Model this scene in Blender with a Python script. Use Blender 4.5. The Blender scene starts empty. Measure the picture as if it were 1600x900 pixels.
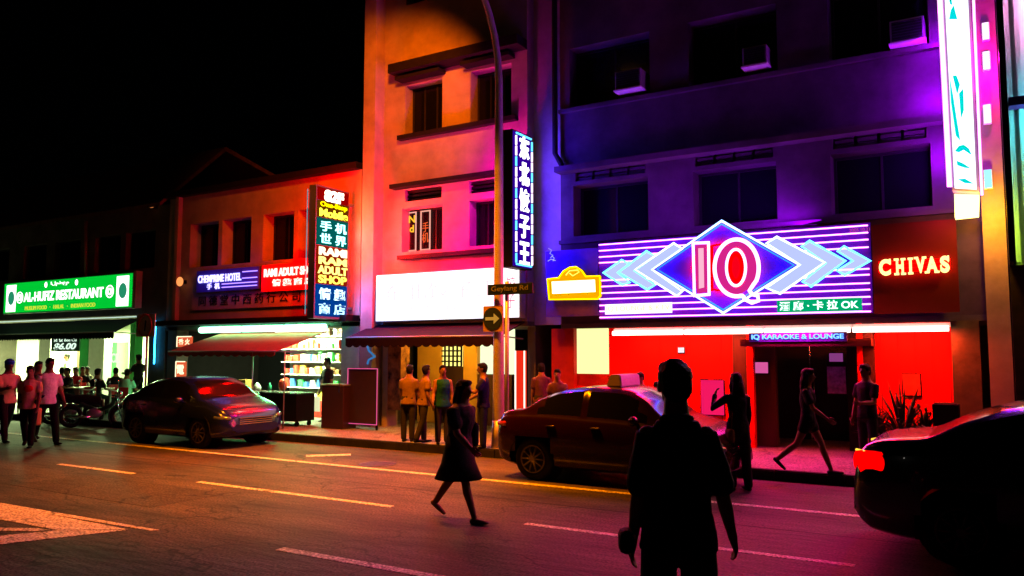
import bpy, bmesh, math, random
import numpy as np
from mathutils import Vector, Matrix, noise
random.seed(7)
R = math.radians
scn = bpy.context.scene
COL = scn.collection

# ---------------------------------------------------------------- camera, sky, exposure
FPX, YAW, PITCH = 1250.0, R(31.4), R(4.71)
CAM = Vector((0, -15.2, 1.9))
cam_d = bpy.data.cameras.new('camera'); cam = bpy.data.objects.new('camera', cam_d); COL.objects.link(cam)
cam.location = CAM; cam.rotation_euler = (R(90) + PITCH, 0, YAW)
cam_d.sensor_width = 36; cam_d.lens = 36 * FPX / 1600; cam_d.clip_end = 2000; cam_d.clip_start = .05
scn.camera = cam
scn.render.engine = 'CYCLES'
scn.cycles.use_denoising = True
scn.cycles.max_bounces = 5; scn.cycles.diffuse_bounces = 2; scn.cycles.glossy_bounces = 3
scn.cycles.sample_clamp_indirect = 4.0
scn.cycles.blur_glossy = .5
scn.view_settings.view_transform = 'Standard'; scn.view_settings.look = 'None'
scn.view_settings.exposure = 0; scn.view_settings.gamma = 1; scn.view_settings.use_curve_mapping = False
w = bpy.data.worlds.new('World'); scn.world = w; w.use_nodes = True
nt = w.node_tree; bg = nt.nodes['Background']; sky = nt.nodes.new('ShaderNodeTexSky')
sky.sky_type = 'NISHITA'; sky.sun_disc = False; sky.sun_elevation = R(28); sky.sun_rotation = R(200)
nt.links.new(sky.outputs[0], bg.inputs[0]); bg.inputs[1].default_value = .00003   # night
sun_d = bpy.data.lights.new('moon', 'SUN'); sun_d.energy = .0015; sun_d.angle = R(.5); sun_d.color = (1, .95, .85)
sun = bpy.data.objects.new('moon', sun_d); COL.objects.link(sun)
sun.rotation_euler = (R(62), 0, R(-20))

FW = Vector((-math.sin(YAW) * math.cos(PITCH), math.cos(YAW) * math.cos(PITCH), math.sin(PITCH)))
RT = Vector((math.cos(YAW), math.sin(YAW), 0)); UP = RT.cross(FW)
def ray(px, py): return FW * FPX + RT * (px - 800) + UP * (450 - py)
def P(px, py, Y):            # point on the street-parallel plane y = Y
    d = ray(px, py); return CAM + d * ((Y - CAM.y) / d.y)
def G(px, py, Z=0.0):        # point on the ground
    d = ray(px, py); return CAM + d * ((Z - CAM.z) / d.z)
def FR(px0, px1, pyt, pyb, Y=0, ref=None):
    ref = (px0 + px1) / 2 if ref is None else ref
    m = (pyt + pyb) / 2
    return P(px0, m, Y).x, P(px1, m, Y).x, P(ref, pyb, Y).z, P(ref, pyt, Y).z

# ---------------------------------------------------------------- materials
MC = {}
def mat(name, c, rough=.6, metal=0.0, var=.25, scale=6.0, bump=.0, spec=None, coat=0.0, c2=None, stretch=None):
    if name in MC: return MC[name]
    if spec is None: spec = .5 if rough < .45 or metal > 0 else .08
    m = bpy.data.materials.new(name); m.use_nodes = True; n = m.node_tree.nodes; l = m.node_tree.links
    b = n['Principled BSDF']; b.inputs['Roughness'].default_value = rough; b.inputs['Metallic'].default_value = metal
    b.inputs['Specular IOR Level'].default_value = spec; b.inputs['Coat Weight'].default_value = coat
    tc = n.new('ShaderNodeTexCoord'); no = n.new('ShaderNodeTexNoise'); no.inputs['Scale'].default_value = scale
    no.inputs['Detail'].default_value = 6; no.inputs['Roughness'].default_value = .6
    mp = n.new('ShaderNodeMapping'); l.new(tc.outputs['Object'], mp.inputs[0]); l.new(mp.outputs[0], no.inputs['Vector'])
    if stretch: mp.inputs['Scale'].default_value = stretch
    rp = n.new('ShaderNodeValToRGB'); rp.color_ramp.elements[0].position = .3; rp.color_ramp.elements[1].position = .7
    d = c2 or tuple(x * (1 - var) for x in c)
    rp.color_ramp.elements[0].color = (*d, 1); rp.color_ramp.elements[1].color = (*c, 1)
    l.new(no.outputs[0], rp.inputs[0]); l.new(rp.outputs[0], b.inputs['Base Color'])
    if name in ('asphalt', 'paving', 'patch_asphalt', 'road_paint'):
        sp = n.new('ShaderNodeTexNoise'); sp.inputs['Scale'].default_value = 38; sp.inputs['Detail'].default_value = 3; l.new(tc.outputs['Object'], sp.inputs['Vector'])
        r2 = n.new('ShaderNodeMapRange'); r2.inputs[1].default_value = .38; r2.inputs[2].default_value = .62; r2.inputs[3].default_value = .35; r2.inputs[4].default_value = 1.55; l.new(sp.outputs[0], r2.inputs[0])
        vo = n.new('ShaderNodeTexVoronoi'); vo.feature = 'DISTANCE_TO_EDGE'; vo.inputs['Scale'].default_value = .32; wv = n.new('ShaderNodeTexNoise'); wv.inputs['Scale'].default_value = 1.7
        va_ = n.new('ShaderNodeVectorMath'); va_.operation = 'ADD'; l.new(tc.outputs['Object'], va_.inputs[0]); l.new(wv.outputs['Color'], va_.inputs[1]); l.new(tc.outputs['Object'], wv.inputs['Vector']); l.new(va_.outputs[0], vo.inputs['Vector'])
        r3 = n.new('ShaderNodeMapRange'); r3.inputs[1].default_value = .002; r3.inputs[2].default_value = .008; r3.inputs[3].default_value = .35; r3.inputs[4].default_value = 1; l.new(vo.outputs['Distance'], r3.inputs[0])
        mu = n.new('ShaderNodeMath'); mu.operation = 'MULTIPLY'; l.new(r2.outputs[0], mu.inputs[0]); l.new(r3.outputs[0], mu.inputs[1])
        mx = n.new('ShaderNodeVectorMath'); mx.operation = 'SCALE'; l.new(rp.outputs[0], mx.inputs[0]); l.new(mu.outputs[0], mx.inputs['Scale']); l.new(mx.outputs[0], b.inputs['Base Color'])
    if bump:
        bp = n.new('ShaderNodeBump'); bp.inputs['Strength'].default_value = bump; bp.inputs['Distance'].default_value = .02
        n2 = n.new('ShaderNodeTexNoise'); n2.inputs['Scale'].default_value = scale * 6; n2.inputs['Detail'].default_value = 4
        l.new(mp.outputs[0], n2.inputs['Vector']); l.new(n2.outputs[0], bp.inputs['Height']); l.new(bp.outputs[0], b.inputs['Normal'])
    MC[name] = m; return m
def em(name, c, s):
    if name in MC: return MC[name]
    m = bpy.data.materials.new(name); m.use_nodes = True; n = m.node_tree.nodes; l = m.node_tree.links
    n.remove(n['Principled BSDF']); e = n.new('ShaderNodeEmission'); e.inputs[0].default_value = (*c, 1); e.inputs[1].default_value = s
    l.new(e.outputs[0], n['Material Output'].inputs[0]); MC[name] = m; return m

# ---------------------------------------------------------------- mesh helpers
def BM(): return bmesh.new()
def box(bm, x0, x1, y0, y1, z0, z1):
    if x0 > x1: x0, x1 = x1, x0
    if y0 > y1: y0, y1 = y1, y0
    if z0 > z1: z0, z1 = z1, z0
    v = [bm.verts.new((x, y, z)) for x in (x0, x1) for y in (y0, y1) for z in (z0, z1)]
    for f in ((0, 1, 3, 2), (4, 6, 7, 5), (0, 4, 5, 1), (2, 3, 7, 6), (0, 2, 6, 4), (1, 5, 7, 3)):
        bm.faces.new([v[i] for i in f])
    return bm
def bbox(*a, bev=0.0):
    bm = box(BM(), *a)
    if bev: bmesh.ops.bevel(bm, geom=list(bm.edges), offset=bev, segments=2, affect='EDGES', profile=.5)
    return bm
def poly(bm, pts, d):          # closed polygon extruded along vector d
    d = Vector(d); a = [bm.verts.new(p) for p in pts]; b = [bm.verts.new(Vector(p) + d) for p in pts]
    n = len(a); bm.faces.new(a); bm.faces.new(b[::-1])
    for i in range(n): bm.faces.new((a[i], b[i], b[(i + 1) % n], a[(i + 1) % n]))
    return bm
def cyl(bm, p0, p1, r0, r1=None, n=14, cap=True):
    p0, p1 = Vector(p0), Vector(p1); r1 = r0 if r1 is None else r1
    t = (p1 - p0).normalized(); u = t.orthogonal().normalized(); v = t.cross(u)
    A = [bm.verts.new(p0 + (u * math.cos(2*math.pi*i/n) + v * math.sin(2*math.pi*i/n)) * r0) for i in range(n)]
    B = [bm.verts.new(p1 + (u * math.cos(2*math.pi*i/n) + v * math.sin(2*math.pi*i/n)) * r1) for i in range(n)]
    for i in range(n):
        f = bm.faces.new((A[i], A[(i+1) % n], B[(i+1) % n], B[i])); f.smooth = True
    if cap: bm.faces.new(A[::-1]); bm.faces.new(B)
    return bm
def limb(bm, pts, rad, xref=(1, 0, 0), n=12, round_ends=True):
    pts = [Vector(p) for p in pts]; rad = [(r, r) if not isinstance(r, tuple) else r for r in rad]
    P2, R2, T2 = [], [], []
    m = len(pts)
    tan = []
    for i in range(m):
        a = pts[max(i-1, 0)]; b = pts[min(i+1, m-1)]; tan.append((b - a).normalized())
    if round_ends:
        for k in (0, .25, .6): 
            e = math.sqrt(max(0, 1 - (1-k)**2)) if k else .12
            P2.append(pts[0] - tan[0] * min(rad[0]) * (1-k)); R2.append((rad[0][0]*e, rad[0][1]*e)); T2.append(tan[0])
    for i in range(m): P2.append(pts[i]); R2.append(rad[i]); T2.append(tan[i])
    if round_ends:
        for k in (.6, .25, 0):
            e = math.sqrt(max(0, 1 - (1-k)**2)) if k else .12
            P2.append(pts[-1] + tan[-1] * min(rad[-1]) * (1-k)); R2.append((rad[-1][0]*e, rad[-1][1]*e)); T2.append(tan[-1])
    rings = []
    for p, r, t in zip(P2, R2, T2):
        x = Vector(xref); u = x - t * x.dot(t)
        if u.length < .2: x = Vector((0, 1, 0)); u = x - t * x.dot(t)
        u.normalize(); v = t.cross(u)
        rings.append([bm.verts.new(p + u * math.cos(2*math.pi*i/n) * r[0] + v * math.sin(2*math.pi*i/n) * r[1]) for i in range(n)])
    for a, b in zip(rings, rings[1:]):
        for i in range(n):
            f = bm.faces.new((a[i], a[(i+1) % n], b[(i+1) % n], b[i])); f.smooth = True
    bm.faces.new(rings[0][::-1]); bm.faces.new(rings[-1])
    return bm
def ball(bm, c, r, seg=14, ring=10, rot=None):
    mt = Matrix.Translation(Vector(c)) @ (rot.to_4x4() if rot else Matrix()) @ Matrix.Diagonal((*((r, r, r) if not isinstance(r, tuple) else r), 1))
    s = bmesh.ops.create_uvsphere(bm, u_segments=seg, v_segments=ring, radius=1, matrix=mt)
    for v in s['verts']:
        for f in v.link_faces: f.smooth = True
    return bm
def torus(bm, c, axis, R0, r0, n=28, k=8, a0=0, a1=2*math.pi):
    c = Vector(c); t = Vector(axis).normalized(); u = t.orthogonal().normalized(); v = t.cross(u)
    full = abs(a1 - a0 - 2*math.pi) < 1e-6; rings = []
    for i in range(n if full else n + 1):
        a = a0 + (a1 - a0) * i / n; d = u * math.cos(a) + v * math.sin(a)
        rings.append([bm.verts.new(c + d * (R0 + r0 * math.cos(2*math.pi*j/k)) + t * r0 * math.sin(2*math.pi*j/k)) for j in range(k)])
    m = len(rings)
    for i in range(m if full else m - 1):
        a, b = rings[i], rings[(i+1) % m]
        for j in range(k):
            f = bm.faces.new((a[j], a[(j+1) % k], b[(j+1) % k], b[j])); f.smooth = True
    return bm
def tubes(paths, r, cyc=False):       # neon tubes through world points
    cd = bpy.data.curves.new('t', 'CURVE'); cd.dimensions = '3D'; cd.bevel_depth = r; cd.bevel_resolution = 2; cd.use_fill_caps = True
    for pth in paths:
        s = cd.splines.new('POLY'); s.points.add(len(pth) - 1)
        for q, p in zip(s.points, pth): q.co = (*p, 1)
        s.use_cyclic_u = cyc
    return _conv(cd)
def _conv(cd):
    o = bpy.data.objects.new('t', cd); COL.objects.link(o); dg = bpy.context.evaluated_depsgraph_get()
    me = bpy.data.meshes.new_from_object(o.evaluated_get(dg)); bm = BM(); bm.from_mesh(me)
    bpy.data.objects.remove(o); bpy.data.curves.remove(cd); bpy.data.meshes.remove(me); return bm
def text(s, w_, h_, ext=.01, bold=0.0, shear=0.0, tube=0.0):  # text fitted in w x h, in the xz plane, centred on the origin
    cd = bpy.data.curves.new('t', 'FONT'); cd.body = s; cd.size = 1; cd.extrude = .02; cd.offset = bold; cd.shear = shear
    cd.align_x = 'CENTER'; cd.space_line = .95
    if tube: cd.fill_mode = 'NONE'; cd.extrude = 0; cd.bevel_depth = tube; cd.bevel_resolution = 1
    bm = _conv(cd)
    if not bm.verts: return bm
    xs = [v.co.x for v in bm.verts]; ys = [v.co.y for v in bm.verts]
    cx, cy = (min(xs)+max(xs))/2, (min(ys)+max(ys))/2; sx, sy = w_/(max(xs)-min(xs)), h_/(max(ys)-min(ys))
    zs = [abs(v.co.z) for v in bm.verts]; mz = max(zs) or 1
    for v in bm.verts: v.co = Vector(((v.co.x-cx)*sx, -v.co.z/mz*ext, (v.co.y-cy)*sy))
    return bm
def xform(bm, M): bmesh.ops.transform(bm, matrix=M, verts=bm.verts); return bm
def at(bm, p, rz=0): return xform(bm, Matrix.Translation(Vector(p)) @ Matrix.Rotation(rz, 4, 'Z'))
def join(*bms):
    out = BM()
    for b in bms:
        me = bpy.data.meshes.new('j'); b.to_mesh(me); out.from_mesh(me); bpy.data.meshes.remove(me); b.free()
    return out
def remesh(bm, vox, smooth=3):
    me = bpy.data.meshes.new('r'); bm.normal_update(); bmesh.ops.recalc_face_normals(bm, faces=bm.faces); bm.to_mesh(me); bm.free()
    o = bpy.data.objects.new('r', me); COL.objects.link(o)
    md = o.modifiers.new('r', 'REMESH'); md.mode = 'VOXEL'; md.voxel_size = vox
    sm = o.modifiers.new('s', 'SMOOTH'); sm.factor = .5; sm.iterations = smooth
    dg = bpy.context.evaluated_depsgraph_get(); m2 = bpy.data.meshes.new_from_object(o.evaluated_get(dg))
    out = BM(); out.from_mesh(m2)
    for f in out.faces: f.smooth = True
    bpy.data.objects.remove(o); bpy.data.meshes.remove(me); bpy.data.meshes.remove(m2); return out

# ---------------------------------------------------------------- objects
def root_matrix(o):
    while o.parent: o = o.parent
    return Matrix.Translation(o.location) @ Matrix.Rotation(o.rotation_euler.z, 4, 'Z')
def thing(name, label, cat, loc=(0, 0, 0), rz=0, group=None):
    o = bpy.data.objects.new(name, None); COL.objects.link(o); o.location = loc; o.rotation_euler = (0, 0, rz)
    o.empty_display_size = .1
    o['label'] = label; o['category'] = cat
    if group: o['group'] = group
    return o
def mesh_obj(name, bm, m):
    bm.normal_update(); bmesh.ops.recalc_face_normals(bm, faces=bm.faces)
    me = bpy.data.meshes.new(name); bm.to_mesh(me); bm.free(); me.materials.append(m)
    o = bpy.data.objects.new(name, me); COL.objects.link(o); return o
def part(name, bm, m, parent, world=True, label=None):
    if world: xform(bm, root_matrix(parent).inverted())
    o = mesh_obj(name, bm, m); o.parent = parent
    if label: o['label'] = label
    return o
def solo(name, bm, m, label, cat, loc=(0, 0, 0), group=None, world=True, rz=0):
    M = Matrix.Translation(Vector(loc)) @ Matrix.Rotation(rz, 4, 'Z')
    if world: xform(bm, M.inverted())
    o = mesh_obj(name, bm, m); o.location = loc; o.rotation_euler.z = rz; o['label'] = label; o['category'] = cat
    if group: o['group'] = group
    return o
def struct(name, bm, m):
    o = mesh_obj(name, bm, m); o['kind'] = 'structure'; return o
def copy_thing(o, loc, rz=None, label=None):
    c = o.copy(); COL.objects.link(c); c.location = loc
    if rz is not None: c.rotation_euler = (0, 0, rz)
    if label: c['label'] = label
    for ch in list(o.children):
        d = ch.copy(); COL.objects.link(d); d.parent = c
        for g in list(ch.children):
            e = g.copy(); COL.objects.link(e); e.parent = d
    return c
def lamp(name, kind, loc, color, power, parent=None, size=.1, target=None, spot=None, blend=1, sy=None):
    d = bpy.data.lights.new(name, kind); d.color = color; d.energy = power
    if kind == 'AREA':
        d.shape = 'RECTANGLE'; d.size = size; d.size_y = sy or size
    else: d.shadow_soft_size = size
    if kind == 'SPOT': d.spot_size = spot; d.spot_blend = blend
    o = bpy.data.objects.new(name, d); COL.objects.link(o)
    L = Vector(loc)
    rot = Matrix()
    if target is not None: rot = (Vector(target) - L).to_track_quat('-Z', 'Y').to_matrix().to_4x4()
    M = Matrix.Translation(L) @ rot
    if parent: o.parent = parent; M = root_matrix(parent).inverted() @ M
    o.matrix_local = M
    return o

# ---------------------------------------------------------------- palette
asphalt = mat('asphalt', (.088, .075, .062), .7, var=.8, scale=.9, bump=.7, spec=.12, stretch=(.5, 1.6, 1))
paving = mat('paving', (.20, .19, .18), .55, var=.4, scale=3, bump=.4)
kerb_m = mat('kerb_concrete', (.02, .02, .02), .8, var=.5, scale=5)
paint_m = mat('road_paint', (.75, .72, .6), .6, var=.55, scale=9, bump=.3)
wall_cream = mat('cream_render', (.36, .29, .24), .85, var=.4, scale=1.6, bump=.25)
wall_dark = mat('weathered_render', (.11, .09, .08), .85, var=.5, scale=1.4, bump=.25)
wall_grey = mat('grey_render', (.085, .06, .062), .85, var=.6, scale=1.2, bump=.25)
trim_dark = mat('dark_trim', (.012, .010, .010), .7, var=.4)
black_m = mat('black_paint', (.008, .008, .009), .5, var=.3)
frame_m = mat('window_frame', (.018, .016, .016), .5, var=.3)
glass_m = mat('dark_glass', (.004, .004, .006), .12, var=.1, spec=.15)
roof_m = mat('roof_tiles', (.14, .07, .04), .8, var=.6, scale=5, bump=.8)
metal_m = mat('galvanised_steel', (.30, .30, .30), .45, .6, var=.3)
wood_m = mat('dark_wood', (.06, .03, .02), .5, var=.5, scale=3, stretch=(1, 1, .2))
white_p = mat('white_paint', (.75, .75, .72), .6, var=.12)
red_wall = mat('red_painted_wall', (.85, .006, .002), .5, var=.25, scale=1.5)
rubber = mat('rubber', (.012, .012, .012), .8, var=.2)
chrome = mat('chrome', (.7, .7, .7), .18, 1.0, var=.05)
skin_m = mat('skin', (.17, .085, .05), .55, var=.12)
skin_d = mat('brown_skin', (.16, .085, .05), .55, var=.12)
hair_m = mat('black_hair', (.006, .005, .005), .6, var=.5, scale=40, bump=.6)

KY, SY, D1, D2 = -2.7, -4.9, -7.3, -9.6     # kerb, solid line, first and second dashed line
SWZ = .15
# ---------------------------------------------------------------- the ground
bm = BM(); box(bm, -600, 600, -600, 600, -.2, -.012); struct('ground', bm, asphalt)
bm = BM(); box(bm, -150, 90, -30, KY, -.1, 0); struct('road', bm, asphalt)
bm = BM(); box(bm, -150, 90, KY + .14, 10, -.1, SWZ); struct('pavement', bm, paving)
bm = BM()
x = -60.0
while x < 25:
    box(bm, x, x + .985, KY, KY + .136, -.05, SWZ + .004); x += 1.0
bmesh.ops.bevel(bm, geom=[e for e in bm.edges if abs(e.verts[0].co.z - SWZ - .004) < 1e-4 and abs(e.verts[1].co.z - SWZ - .004) < 1e-4 and abs(e.verts[0].co.y - KY) < 1e-4 and abs(e.verts[1].co.y - KY) < 1e-4], offset=.02, segments=2, affect='EDGES')
struct('kerb', bm, kerb_m)
g = G(590, 725); mh = BM(); cyl(mh, (g.x, g.y, .001), (g.x, g.y, .006), .33, n=32)
for i in range(5): box(mh, g.x - .25, g.x + .25, g.y - .22 + .1*i, g.y - .19 + .1*i, .0055, .010)
solo('manhole_cover', mh, mat('cast_iron', (.04, .035, .03), .5, .5), 'round iron manhole cover in the near side of the far lane', 'manhole cover', (g.x, g.y, 0))
pt = BM(); box(pt, -12.4, -9.1, -8.9, -7.75, .0005, .0025); struct('asphalt_patch', pt, mat('patch_asphalt', (.06, .052, .045), .75, var=.5, scale=2, bump=.7, spec=.12))
sm_ = BM(); box(sm_, -60, 30, -6.12, -6.09, .0005, .002); struct('asphalt_seam', sm_, mat('bitumen', (.02, .018, .016), .6))
def strip(x0, x1, y, wd): box(marks, x0, x1, y - wd/2, y + wd/2, .001, .004)
marks = BM()
strip(-80, 40, SY, .12)
for a, b in (((330, 750), (620, 790)), ((825, 817), (975, 835)), ((120, 722), (218, 739)), ((1110, 851), (1340, 878))):
    p, q = G(*a), G(*b); strip(p.x, q.x, D1, .10)
p, q = G(425, 861), G(690, 899); strip(p.x, q.x + .6, D2 + .05, .12)
p, q = G(478, 712), G(548, 709); poly(marks, [G(478, 711, .004), G(548, 709, .004), G(548, 711.2, .004), G(478, 713.5, .004)], (0, 0, -.003))
struct('lane_markings', marks, paint_m)
marks = BM()
for pts in ([(-120, 765), (-120, 771), (236, 829), (250, 828)],
            [(-120, 781), (-60, 812), (80, 826), (90, 829), (-60, 834), (-60, 858), (195, 831), (200, 826)],):
    if len(pts) == 4: poly(marks, [G(a, b, .004) for a, b in pts], (0, 0, -.003))
a = [G(*q, .004) for q in ((-60, 777), (200, 827), (90, 828), (-60, 800))]; poly(marks, a, (0, 0, -.003))
a = [G(*q, .004) for q in ((-60, 857), (-60, 842), (90, 828.6), (200, 827.6))]; poly(marks, a, (0, 0, -.003))
a = [G(*q, .004) for q in ((-60, 824), (60, 825), (80, 828), (60, 829.5), (-60, 829))]; poly(marks, a, (0, 0, -.003))
struct('hatched_road_marking', marks, paint_m)

# ---------------------------------------------------------------- buildings
def wall_holes(X0, X1, Z0, Z1, Y0, Y1, holes):
    xs = sorted({round(v, 4) for v in [X0, X1] + [h[0] for h in holes] + [h[1] for h in holes]})
    zs = sorted({round(v, 4) for v in [Z0, Z1] + [h[2] for h in holes] + [h[3] for h in holes]})
    bm = BM()
    for a, b in zip(xs, xs[1:]):
        for c, d in zip(zs, zs[1:]):
            mx, mz = (a+b)/2, (c+d)/2
            if any(h[0] < mx < h[1] and h[2] < mz < h[3] for h in holes): continue
            box(bm, a, b, Y0, Y1, c, d)
    bmesh.ops.remove_doubles(bm, verts=bm.verts, dist=1e-4)
    seen = {}
    for f in bm.faces: seen.setdefault(tuple(sorted(v.index for v in f.verts)), []).append(f)
    bm.verts.index_update(); seen = {}
    for f in bm.faces: seen.setdefault(tuple(sorted(v.index for v in f.verts)), []).append(f)
    kill = [f for l_ in seen.values() if len(l_) > 1 for f in l_]
    bmesh.ops.delete(bm, geom=kill, context='FACES_ONLY')
    return bm
def window(b, h, depth=.22, mull=3, transom=True, fm=None):
    x0, x1, z0, z1 = h; fm = fm or frame_m; t = .05; bm = BM()
    y0, y1 = depth, depth + .06
    box(bm, x0, x0 + t, y0, y1, z0, z1); box(bm, x1 - t, x1, y0, y1, z0, z1)
    box(bm, x0 + t, x1 - t, y0, y1, z0, z0 + t); box(bm, x0 + t, x1 - t, y0, y1, z1 - t, z1)
    for i in range(1, mull):
        xm = x0 + (x1-x0)*i/mull; box(bm, xm - .02, xm + .02, y0 + .005, y1 - .005, z0 + t, z1 - t)
    f = part('window', bm, fm, b)
    bm = BM(); box(bm, x0 + t, x1 - t, y0 + .025, y0 + .035, z0 + t, z1 - t); part('pane', bm, glass_m, f)
    return f
def shell(b, X0, X1, Z1, m, depth=11, z0=0, thick=.2):
    bm = BM(); box(bm, X0, X0 + thick, .35, depth, z0, Z1); box(bm, X1 - thick, X1, .35, depth, z0, Z1)
    box(bm, X0 + thick, X1 - thick, depth - thick, depth, z0, Z1)
    part('side_wall', bm, m, b)

# ---- building A : restaurant, two storeys with a tiled roof
AX0, AX1 = -40.0, P(262, 420, 0).x
bA = thing('shophouse', 'dim two storey shophouse with tiled roof above the green restaurant sign', 'building', (AX0, 0, 0))
ztA = P(225, 325, 0).z
HA = [FR(-28, 14, 388, 433, 0), FR(37, 72, 382, 433, 0), FR(85, 125, 376, 430, 0), FR(148, 188, 368, 428, 0), FR(196, 242, 361, 427, 0)]
zhi = HA[2][3]; HA = [(h[0], h[1], HA[2][2], zhi) for h in HA]
zlA = P(120, 496, 0).z
part('wall', wall_holes(AX0, AX1, zlA, ztA, 0, .3, HA), wall_dark, bA)
for h in HA: window(bA, h, .2, 2)
shell(bA, AX0, AX1, ztA, wall_dark)
rz_ = P(290, 242, 2.0).z
bm = BM(); poly(bm, [(AX0 - .3, -.35, ztA), (AX0 - .3, 2, rz_), (AX0 - .3, 2, rz_ - .15), (AX0 - .3, -.35, ztA - .12)], (AX1 - AX0 + .3, 0, 0))
poly(bm, [(AX0 - .3, 2.01, rz_), (AX0 - .3, 11, ztA), (AX0 - .3, 11, ztA - .12), (AX0 - .3, 2.01, rz_ - .15)], (AX1 - AX0 + .3, 0, 0))
part('roof', bm, roof_m, bA)
bm = BM(); cyl(bm, P(134, 345, -.08), P(134, 432, -.08), .05); part('drainpipe', bm, metal_m, bA)
bm = BM(); box(bm, AX0, AX1, 0.01, 5.6, zlA - .0, zlA + .12); part('ceiling', bm, wall_dark, bA)
# ground floor interior
rest_w = mat('restaurant_wall', (.70, .74, .60), .7, var=.1)
rest_g = mat('green_painted_column', (.05, .45, .12), .5, var=.1)
bm = BM(); box(bm, AX0, AX1, 5.0, 5.2, SWZ, zlA); part('back_wall', bm, rest_w, bA)
for a, b_, m in ((60, 78, white_p), (124, 137, rest_g), (138, 162, white_p), (202, 210, rest_g)):
    x0, x1 = P(a, 560, 1.6).x, P(b_, 560, 1.6).x
    bm = BM(); box(bm, x0, x1, 1.6, 1.9, SWZ, zlA); part('column', bm, m, bA)
x0, x1 = P(232, 540, 0).x, AX1
bm = BM(); box(bm, x0, x1, 0, .4, SWZ, zlA); part('column', bm, wall_dark, bA)
x0, x1 = P(120, 560, 3.2).x, P(140, 560, 3.2).x
bm = BM(); box(bm, x0, x1, 3.2, 3.35, SWZ, zlA); part('partition', bm, wood_m, bA)
lt = em('restaurant_tube', (.75, 1, .55), 5)
for i, px in enumerate((-60, 20, 70, 115, 160, 205)):
    p = P(px, 530, 2.6); bm = BM(); box(bm, p.x - .75, p.x + .75, 2.55, 2.65, zlA - .12, zlA - .06)
    t = thing('ceiling_light', ['farthest left of the tubes', 'tube above the left edge of the restaurant', 'tube over the first restaurant table', 'tube behind the price board', 'tube beside the green column', 'tube nearest the blue lit doorway'][i] + ' on the restaurant ceiling', 'ceiling light', (p.x, 2.6, zlA - .1), group='fluorescent tubes on the restaurant ceiling')
    part('tube', bm, lt, t); bm = BM(); box(bm, p.x - .8, p.x + .8, 2.5, 2.7, zlA - .058, zlA - .002); part('housing', bm, white_p, t)
    lamp('ceiling_lamp', 'AREA', (p.x, 2.6, zlA - .14), (.75, 1, .42), 1500, t, 1.4, (p.x, 2.6, 0), sy=.12)
# tube added to stand in for the blue glow on the right column
p = P(241, 560, -.1); bm = BM(); cyl(bm, (p.x, -.1, 1.6), (p.x, -.1, 2.9), .02); solo('tube_light', bm, em('blue_glow_tube', (.02, .45, 1), 14), 'cyan upright tube added for the blue glow right of the restaurant', 'neon light', (p.x, -.1, 1.6))

# ---- building B : red lit, two storeys
BX0, BX1 = AX1 + .02, P(563, 420, 0).x
bB = thing('shophouse', 'red lit two storey shophouse with deep windows over the red awning', 'building', (BX0, 0, 0))
ztB = P(460, 281, 0).z; zlB = P(430, 500, 0).z
HB = [FR(297, 341, 346, 416, 0), FR(347, 392, 341, 412, 0), FR(411, 459, 332, 405, 0), FR(466, 492, 324, 400, 0)]
zt_, zb_ = HB[1][3], HB[1][2]; HB = [(h[0], h[1], zb_, zt_) for h in HB]
part('wall', wall_holes(BX0, BX1, zlB, ztB, 0, .45, HB), wall_cream, bB)
for h in HB: window(bB, h, .38, 2)
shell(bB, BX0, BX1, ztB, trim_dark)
bm = BM(); box(bm, BX0, BX1, -.22, .4, ztB - .002, ztB + .16); part('parapet', bm, trim_dark, bB)
bm = BM(); poly(bm, [(BX0, .0, ztB + .16), (BX0, 3, ztB + .5), (BX0, 3, ztB + .3), (BX0, .4, ztB)], (BX1 - BX0, 0, 0)); part('roof', bm, roof_m, bB)
bm = BM(); box(bm, P(276, 400, -.1).x - .07, P(276, 400, -.1).x + .07, -.14, -.002, zlB, ztB); part('pilaster', bm, wall_cream, bB)
bm = BM(); box(bm, BX0, BX1, -.5, -.003, zlB - .1, zlB + .05); part('canopy', bm, trim_dark, bB)
bm = BM(); x0, x1, z0, z1 = FR(300, 484, 452, 481, -.05); box(bm, x0, x1, -.06, -.002, z0, z1); part('name_band', bm, wall_cream, bB)
bm = at(text('同 德 堂 中 西 药 行 公 司', (x1 - x0) * .86, (z1 - z0) * .55, .008), ((x0 + x1)/2, -.07, (z0 + z1)/2)); part('relief_characters', bm, trim_dark, bB)
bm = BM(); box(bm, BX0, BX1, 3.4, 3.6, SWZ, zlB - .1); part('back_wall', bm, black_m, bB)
bm = BM(); box(bm, BX0, BX1, .0, 3.4, zlB - .22, zlB - .11); part('ceiling', bm, wall_dark, bB)
x0, x1 = P(533, 560, 0).x, BX1
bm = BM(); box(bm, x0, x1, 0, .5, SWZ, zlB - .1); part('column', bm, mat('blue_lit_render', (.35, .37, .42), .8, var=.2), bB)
x0, x1 = P(262, 540, 0).x, P(276, 540, 0).x
bm = BM(); box(bm, x0, x1, 0, .4, SWZ, zlB); part('column', bm, wall_dark, bB)

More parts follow.
